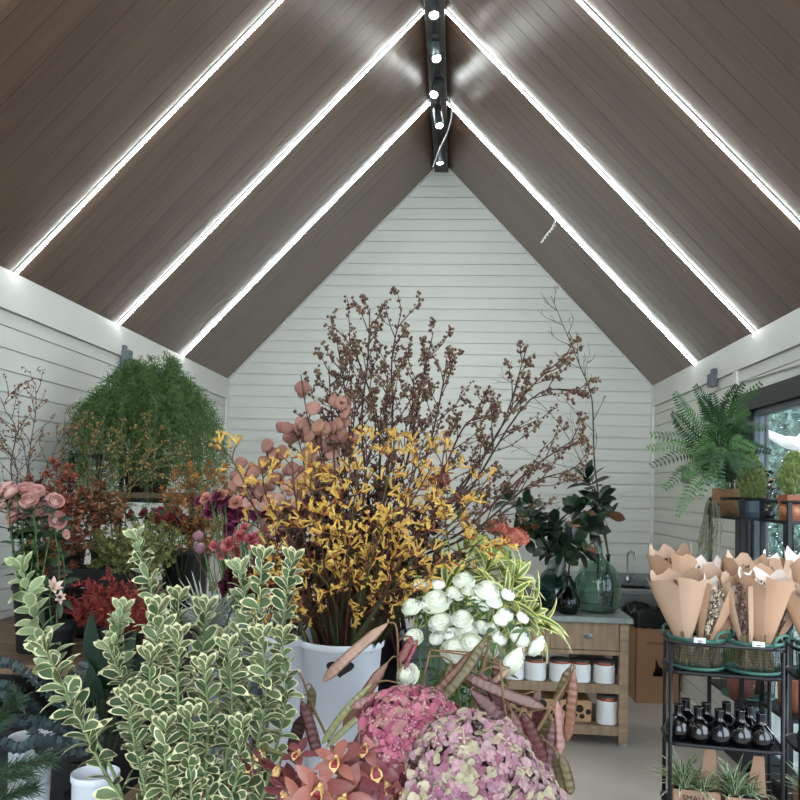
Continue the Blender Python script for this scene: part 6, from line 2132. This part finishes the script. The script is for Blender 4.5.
def lily_head(m, seed):
    g = G(); rg = random.Random(seed)
    for k in range(6):
        a = k * PI / 3
        g.leaf((0, 0, 0), V((math.cos(a) * .45, math.sin(a) * .45, 1)), V((-math.cos(a), -math.sin(a), .4)), 1.2, .42, m[k % 2], seg=6, droop=rg.uniform(-.5, .0) * -1, peak=.5, fold=.1)
    for k in range(5):
        g.tube([V((0, 0, .2)), V((.1 * math.cos(k * 1.25), .1 * math.sin(k * 1.25), .95))], .015, HIPY[0], 4)
    return data_of(g, 'lily_bloom')


LB = V((-1.38, 2.66, .93))
LH = [lily_head(LILP, 1), lily_head(LILP, 2)]
pail('small dark pot of lilies in front of the rose bucket', LB, .07, .12, mat('charcoal_pail', (46, 48, 50)))
for i, (x, y, s, f) in enumerate([(52, 583, 22, (.5, -.5, .7)), (38, 598, 20, (-.1, -.8, .3)), (60, 590, 15, (.4, -.6, .2))]):
    cut_flower('lily', ['half-open pale pink lily beside the euonymus tip, upper bloom', 'pale pink lily below the brown oak leaves, lower bloom', 'small pink lily between the upper bloom and the red twigs'][i], 'flower', LB + V((.01 * i, 0, .02)), at(x, y + 8, 2.6), LH[i % 2], s * .5 / FPX * 2.6 * 1.2, None, STEMG, .003, f, .02, (4, .09, .022, RL, .4), 1040 + i)
for i, px in enumerate([[(40, 590), (36, 570), (30, 552)], [(50, 590), (48, 568), (44, 548)]]):
    spray('oak_twig', ['twig of dry brown oak leaves under the roses, wall side', 'twig of dry brown oak leaves under the roses, bush side'][i], 'branch', bez([LB + V((0, .02, .02)), LB + V((0, .02, .12))] + [at(x, y, 2.72) for x, y in px], 14), None, TWIGB, .003, n=6, sl=.05, t0=.5, leafs=BRL + REDL[2:3], nl=3, L=.06, W=.032, kind='leaf', seed=1050 + i)

# ---------------------------------------------------------------- green bush, red coral fern, broad dark leaves
GYL = [mat('moss_leaf_%d' % k, c, .6, .15, 14) for k, c in enumerate(((124, 130, 66), (140, 146, 76), (98, 108, 54)))]
GP = V((-1.2, 3.0, .93))
t = thing('bush_pot', 'brown square pot holding yellow-green bushy stems on the side bench', 'pot', GP)
g = G(); g.lathe(GP, [(0, .003), (.075, 0), (.09, .2), (.083, .2), (.08, .03), (0, .03)], mat('brown_pot', (112, 92, 80), .6, .08), 4, Matrix.Rotation(.7, 3, 'Z')); g.build('body', t, smooth=False)
g = G(); g.lathe(GP, [(0, .16), (.078, .16)], SOIL, 4, Matrix.Rotation(.7, 3, 'Z')); g.build('soil', t)
for i in range(13):
    a = i * 2.4
    tipx, tipy = 140 + 46 * math.cos(a) * math.sqrt((i + 1) / 13), 545 - 24 * math.sin(a) * math.sqrt((i + 1) / 13)
    p1 = at(tipx * .5 + 68, tipy * .5 + 286, 3.0)
    spray('bushy_stem', 'yellow-green bushy filler stem in the brown pot, %s clockwise' % ORD[i], 'branch', bez([GP + V((.02 * math.cos(a), .02 * math.sin(a), .165)), p1, at(tipx, tipy, 2.95 + .06 * math.sin(i * 1.7))], 14), 'yellow-green bushy stems', TWIGO, .0028, n=15, sl=.085, ang=.9, t0=.3, leafs=GYL, nl=13, L=.013, W=.007, seed=1100 + i, sub2=2)
RED = [mat('coral_red_%d' % k, c, .6, .15, 14) for k, c in enumerate(((150, 58, 48), (128, 46, 42), (166, 76, 60)))]
CP = V((-1.17, 2.72, .93))
pail('low dark pot of red coral twigs at the front of the side bench', CP, .08, .10, mat('charcoal_pail', (46, 48, 50)))
for i in range(12):
    q = i / 11
    tx, ty = 62 + 86 * q, 604 - 26 * math.sin(PI * q) + (i % 3) * 9
    spray('coral_twig', 'bright red branching coral twig on the side bench, %s from the lilies' % ORD[i], 'branch', bez([CP + V(((q - .5) * .08, 0, .02)), CP + V(((q - .5) * .12, -.01, .12)), at(tx, ty, 2.66)], 12), 'red coral twigs', RED[i % 3], .0026, n=13, sl=.075, ang=.75, t0=.3, leafs=RED, nl=6, L=.022, W=.0024, kind='needle', seed=1130 + i, sub2=3)
BL = [mat('broad_leaf_%d' % k, c, .38, .15, 8, spec=.5) for k, c in enumerate(((38, 66, 50), (48, 78, 58), (30, 54, 44)))]
t = thing('broad_leaf_plant', 'plant with broad dark green leaves below the red coral twigs', 'plant', (-1.08, 2.38, .30))
BP = V((-1.08, 2.38, .30))
g = G(); g.lathe(BP, [(0, .003), (.075, 0), (.095, .3), (.088, .3), (.085, .27), (0, .27)], BLACKP, 24); g.build('pot', t)
for i, (x, y, w) in enumerate([(86, 612, 20), (92, 640, 20), (66, 668, 16), (112, 634, 20), (130, 632, 18), (148, 640, 20), (104, 650, 18), (76, 690, 18), (128, 655, 22), (160, 662, 18), (96, 680, 20), (120, 690, 22), (140, 680, 20), (84, 660, 18)]):
    A = at(108 + (x - 108) * .45, 690 + (i % 3) * 10, 2.36)
    B = at(x, y, 2.3 + .05 * math.sin(i))
    d = B - A
    g = G(); g.tube(bez([BP + V((0, 0, .27)), BP.lerp(A, .6) + V((0, 0, .1)), A], 8), .003, STEMD, 5)
    g.leaf(A, d.normalized(), V((-.2, -1, .3)), d.length, w * 1.05 / FPX * 2.3, BL[i % 3], seg=8, droop=.1, peak=.5, fold=.12)
    g.build('leaf', t)
t = thing('black_crate', 'black slatted plastic crate on the side bench behind the lilies', 'crate', (-1.50, 3.1, .93))
g = G()
for z in (.0, .10, .20):
    for lo, hi in (((-1.62, 3.02, z), (-1.36, 3.03, z + .07)), ((-1.62, 3.20, z), (-1.36, 3.21, z + .07)), ((-1.62, 3.03, z), (-1.61, 3.20, z + .07)), ((-1.37, 3.03, z), (-1.36, 3.20, z + .07))):
        g.bbox((lo[0], lo[1], .93 + lo[2]), (hi[0], hi[1], .93 + hi[2]), BLACKP)
g.build('slatted_side', t, smooth=False)
g = G()
for x in (-1.615, -1.365):
    for y in (3.025, 3.205): g.bbox((x - .01, y - .01, .93), (x + .01, y + .01, 1.21), BLACKP)
g.bbox((-1.62, 3.02, .93), (-1.36, 3.21, .94), BLACKP)
g.build('frame', t, smooth=False)

for (x0, x1, y0, lab) in ((-1.97, -1.50, 2.72, 'added black block standing in for shade under the side bench, by the wall'), (-1.48, -1.02, 2.72, 'added black block standing in for shade under the side bench, by its outer legs')):
    t = thing('shade_block', lab, 'crate', ((x0 + x1) / 2, y0 + .35, 0))  # crate-shaped black blocks added to make the deep shade under the bench
    g = G(); g.bbox((x0, y0, .0), (x1, y0 + .7, .66), BLACKP); g.build('body', t, smooth=False, bevel=.015)
    g = G(); g.bbox((x0 - .008, y0 - .012, .66), (x1 + .008, y0 + .71, .72), BLACKP); g.build('lid', t, smooth=False, bevel=.01)
    g = G(); g.bbox(((x0 + x1) / 2 - .08, y0 - .02, .52), ((x0 + x1) / 2 + .08, y0, .56), BLACKP); g.build('handle', t, smooth=False, bevel=.006)

# ---------------------------------------------------------------- eucalyptus, pine and their buckets
EUCA = [mat('eucalyptus_blue_%d' % k, c, .5, .12, 12) for k, c in enumerate(((92, 108, 110), (108, 124, 124), (78, 94, 98)))]
KB1 = V((-1.225, 2.25, .30)); KB2 = V((-.935, 2.05, .30))
pail('tall white bucket of blue eucalyptus on the low bench', KB1, .062, .50, WHITEP, r0=.78)
pail('white bucket beside the euonymus on the low bench', KB2, .06, .48, WHITEP, r0=.78)
for i, px in enumerate([[(90, 735), (55, 700), (20, 668), (-8, 660)], [(90, 745), (60, 728), (26, 720), (-6, 728)], [(80, 742), (62, 706), (50, 684), (40, 670)], [(70, 748), (40, 740), (20, 748), (4, 742)], [(95, 742), (82, 716), (76, 690), (84, 664)], [(60, 745), (40, 712), (22, 700), (2, 696)], [(86, 748), (74, 738), (66, 728), (96, 716)], [(40, 745), (30, 725), (14, 690), (-4, 684)]]):
    t = thing('eucalyptus_stem', 'blue-grey eucalyptus stem with close round leaves, %s from the euonymus bucket' % ORD[[2, 3, 1, 6, 0, 5, 4, 7][i]], 'branch', KB1, 'blue eucalyptus stems')
    path = bez([KB1 + V(((i - 3.5) * .01, 0, .02)), KB1 + V(((i - 3.5) * .014, 0, .38))] + [at(x, y, 2.1 + .05 * (i % 3)) for x, y in px], 30)
    g = G(); g.tube(path, .003, mat('eucalyptus_stem', (120, 126, 116), .6, .1), 5); g.build('stem', t)
    g = G(); rg = random.Random(i)
    for k in range(46):
        p, d = sub(path, .36 + .64 * k / 46)
        s = Quaternion(d, k * 1.57) @ d.orthogonal().normalized()
        for sg in (-1, 1):
            g.leaf(p, (s * sg + d * .25 + rnd(rg, .12)).normalized(), d, .025 * rg.uniform(.8, 1.1) * (1 - .3 * k / 46), .026, rg.choice(EUCA), seg=4, droop=-.15, peak=.52, fold=.05)
    g.build('leaves', t)
PINE = [mat('pine_needle_%d' % k, c, .5, .12, 12) for k, c in enumerate(((72, 100, 72), (92, 118, 84), (58, 84, 64)))]
for i, px in enumerate([[(-30, 790), (10, 768), (50, 760)], [(-30, 800), (-5, 780), (30, 772)], [(-30, 750), (0, 720), (16, 700)], [(-20, 810), (10, 795), (34, 788)]]):
    t = thing('pine_twig', 'green pine twig over the tall white bucket, %s' % ['longest and topmost', 'just below the longest', 'pointing up beside the eucalyptus', 'lowest one'][i], 'branch', KB1, 'pine twigs')
    path = bez([KB1 + V((-.03, -.02, .02)), KB1 + V((-.06, -.03, .38)), ] + [at(x, y, 2.02) for x, y in px], 24)
    g = G(); g.tube(path, .0035, TWIGB, 5); g.build('stem', t)
    g = G(); rg = random.Random(i + 50)
    for k in range(420):
        p, d = sub(path, .45 + .55 * k / 420)
        s = Quaternion(d, k * 2.4) @ d.orthogonal().normalized()
        g.needle(p, (s * .8 + d * 1.0 + rnd(rg, .25)).normalized(), rg.uniform(.04, .062), .0013, rg.choice(PINE))
    g.build('needles', t)

# ---------------------------------------------------------------- carnations, buds, maroon blooms, silver grass
def bunch(name, cat, lab, group, bucket, lst, heads, hsc, Y, stem, seed, leaf=None, cen=None, count_from='the asparagus fern'):
    rg = random.Random(seed)
    od = sorted(range(len(lst)), key=lambda i: lst[i][0])
    cx = sum(p[0] for p in lst) / len(lst); cy = sum(p[1] for p in lst) / len(lst)
    for i, (x, y, s) in enumerate(lst):
        yy = Y + rg.uniform(-.06, .06)
        f = V(((x - cx) / 60, -.75, (cy - y) / 40 + .5)).normalized()
        hs = s * .5 * 1.1 / FPX * yy
        cut_flower(name, lab % ORD[od.index(i)], cat, bucket + V((rg.uniform(-.05, .05), rg.uniform(-.05, .05), .02)), at(x, y, yy) - f * hs * .5, heads[i % len(heads)], hs * hsc, group, stem, .0024, f, .015, leaf, seed + i)


CM = [mat('carnation_magenta_%d' % k, c, .6, .12, 20) for k, c in enumerate(((140, 50, 98), (158, 66, 112), (124, 40, 84)))]
CK = [mat('carnation_pink_%d' % k, c, .6, .1, 20) for k, c in enumerate(((214, 120, 124), (222, 140, 138), (198, 100, 112)))]
CX = [mat('maroon_petal_%d' % k, c, .55, .14, 20) for k, c in enumerate(((92, 34, 54), (108, 44, 64), (78, 28, 46)))]
CDR = [mat('dusky_red_petal_%d' % k, c, .6, .14, 20) for k, c in enumerate(((148, 58, 58), (168, 92, 80), (122, 44, 48)))]
CPE = [mat('carnation_peach', (214, 156, 136), .6, .1, 20)]
HM = [head_carnation(CM, STEMG, s) for s in (1, 2)]; HK = [head_carnation(CK, STEMG, s) for s in (3, 4)]
HX = [head_carnation(CX, STEMG, s) for s in (5, 6)]; HDR = [head_carnation(CDR, STEMG, s) for s in (7, 8)]; HPE = [head_carnation(CPE, STEMG, 9)]
MB_ = V((-.76, 2.9, .72)); KB_ = V((-.66, 2.66, .72)); XB = V((-.66, 2.28, .72))
pail('grey-blue bucket of maroon blooms behind the euonymus tips', XB, .105, .36, mat('blue_grey_pail', (126, 140, 150)))
pail('grey bucket of pink carnations behind the silver grass', KB_ + V((.06, 0, 0)), .10, .36, GREYP2)
bunch('carnation', 'flower', 'magenta carnation in the back bunch, %s from the asparagus fern', 'magenta carnations', MB_, [(200, 500, 13), (212, 506, 14), (222, 500, 14), (226, 508, 14), (236, 514, 14), (244, 506, 13), (250, 512, 13), (232, 522, 13), (228, 530, 13), (256, 516, 12), (217, 496, 12), (208, 512, 12), (240, 500, 12)], HM, 1.0, 2.95, STEMG, 1200, (5, .07, .008, RL, .5))
bunch('carnation', 'flower', 'peach carnation at the top of the magenta bunch, %s from the asparagus fern', 'peach carnations', MB_, [(236, 502, 13), (250, 503, 12), (205, 498, 11), (222, 494, 11)], HPE, 1.0, 2.92, STEMG, 1230)
bunch('carnation', 'flower', 'bright pink carnation above the silver grass, %s from the asparagus fern', 'pink carnations', KB_, [(228, 543, 14), (240, 536, 13), (252, 538, 13), (222, 552, 13), (236, 551, 12), (255, 545, 12), (245, 528, 11), (268, 540, 11), (264, 530, 11), (214, 545, 10)], HK, 1.0, 2.7, STEMG, 1250, (5, .08, .008, [mat('carnation_leaf', (110, 138, 112), .5)], .5))
bunch('carnation', 'flower', 'frilly maroon bloom above the euonymus tips, %s from the silver grass', 'maroon blooms', XB, [(230, 574, 20), (236, 588, 22), (224, 586, 18), (250, 576, 18), (262, 580, 20), (274, 590, 18), (252, 592, 18), (268, 514, 16), (292, 517, 17), (284, 572, 18), (300, 585, 18), (316, 570, 17), (330, 585, 17), (345, 560, 16), (372, 566, 16), (390, 575, 16), (310, 548, 15), (262, 598, 16)], HX, 1.0, 2.34, STEMD, 1280)
bunch('chrysanthemum', 'flower', 'dusky red flower head beside the green bush, %s from the rack', 'dusky red flower heads', B3, [(160, 512, 13), (168, 518, 13), (175, 512, 13), (182, 520, 13), (190, 526, 13), (198, 530, 12), (155, 518, 12), (204, 522, 11), (164, 524, 11), (130, 515, 10), (143, 513, 10), (118, 522, 9)], HDR, 1.0, 3.3, STEMD, 1310, (4, .07, .03, RL, .5))
# round dusky buds
BUDS = mat('dusky_round_bud', (172, 120, 124), .45, .15, 12, c2=(140, 108, 130))
g = G(); g.ell((0, 0, .5), (.8, .8, 1.0), BUDS, 16, 10); petals(g, [(5, .1, -.3, .25, 1.55, .72, 1.5, 0)], [BUDS], 4, .02); g.lathe((0, 0, -.6), [(.06, 0), (.2, .2), (.3, .25)], STEMG, 8)
BH = [data_of(g, 'round_bud')]
bunch('protea_bud', 'flower', 'large smooth dusky round bud above the silver grass, %s from the green bush', 'dusky round buds', KB_, [(198, 536, 15), (200, 548, 15), (216, 547, 18)], BH, .8, 2.72, STEMG, 1340)
SIL = mat('silver_grass', (150, 164, 148), .5, .12, 14); SILE = mat('silver_grass_pale', (186, 196, 178), .5, .08)
strap_plant('silver_grass', 'spiky silver-green tufted plant between the green bush and maroon blooms', 'plant', V((-.80, 2.52, .72)), 90, .21, .008, SIL, SILE, 77, .07, .36, mat('charcoal_pail', (46, 48, 50)), None, .35, .85)
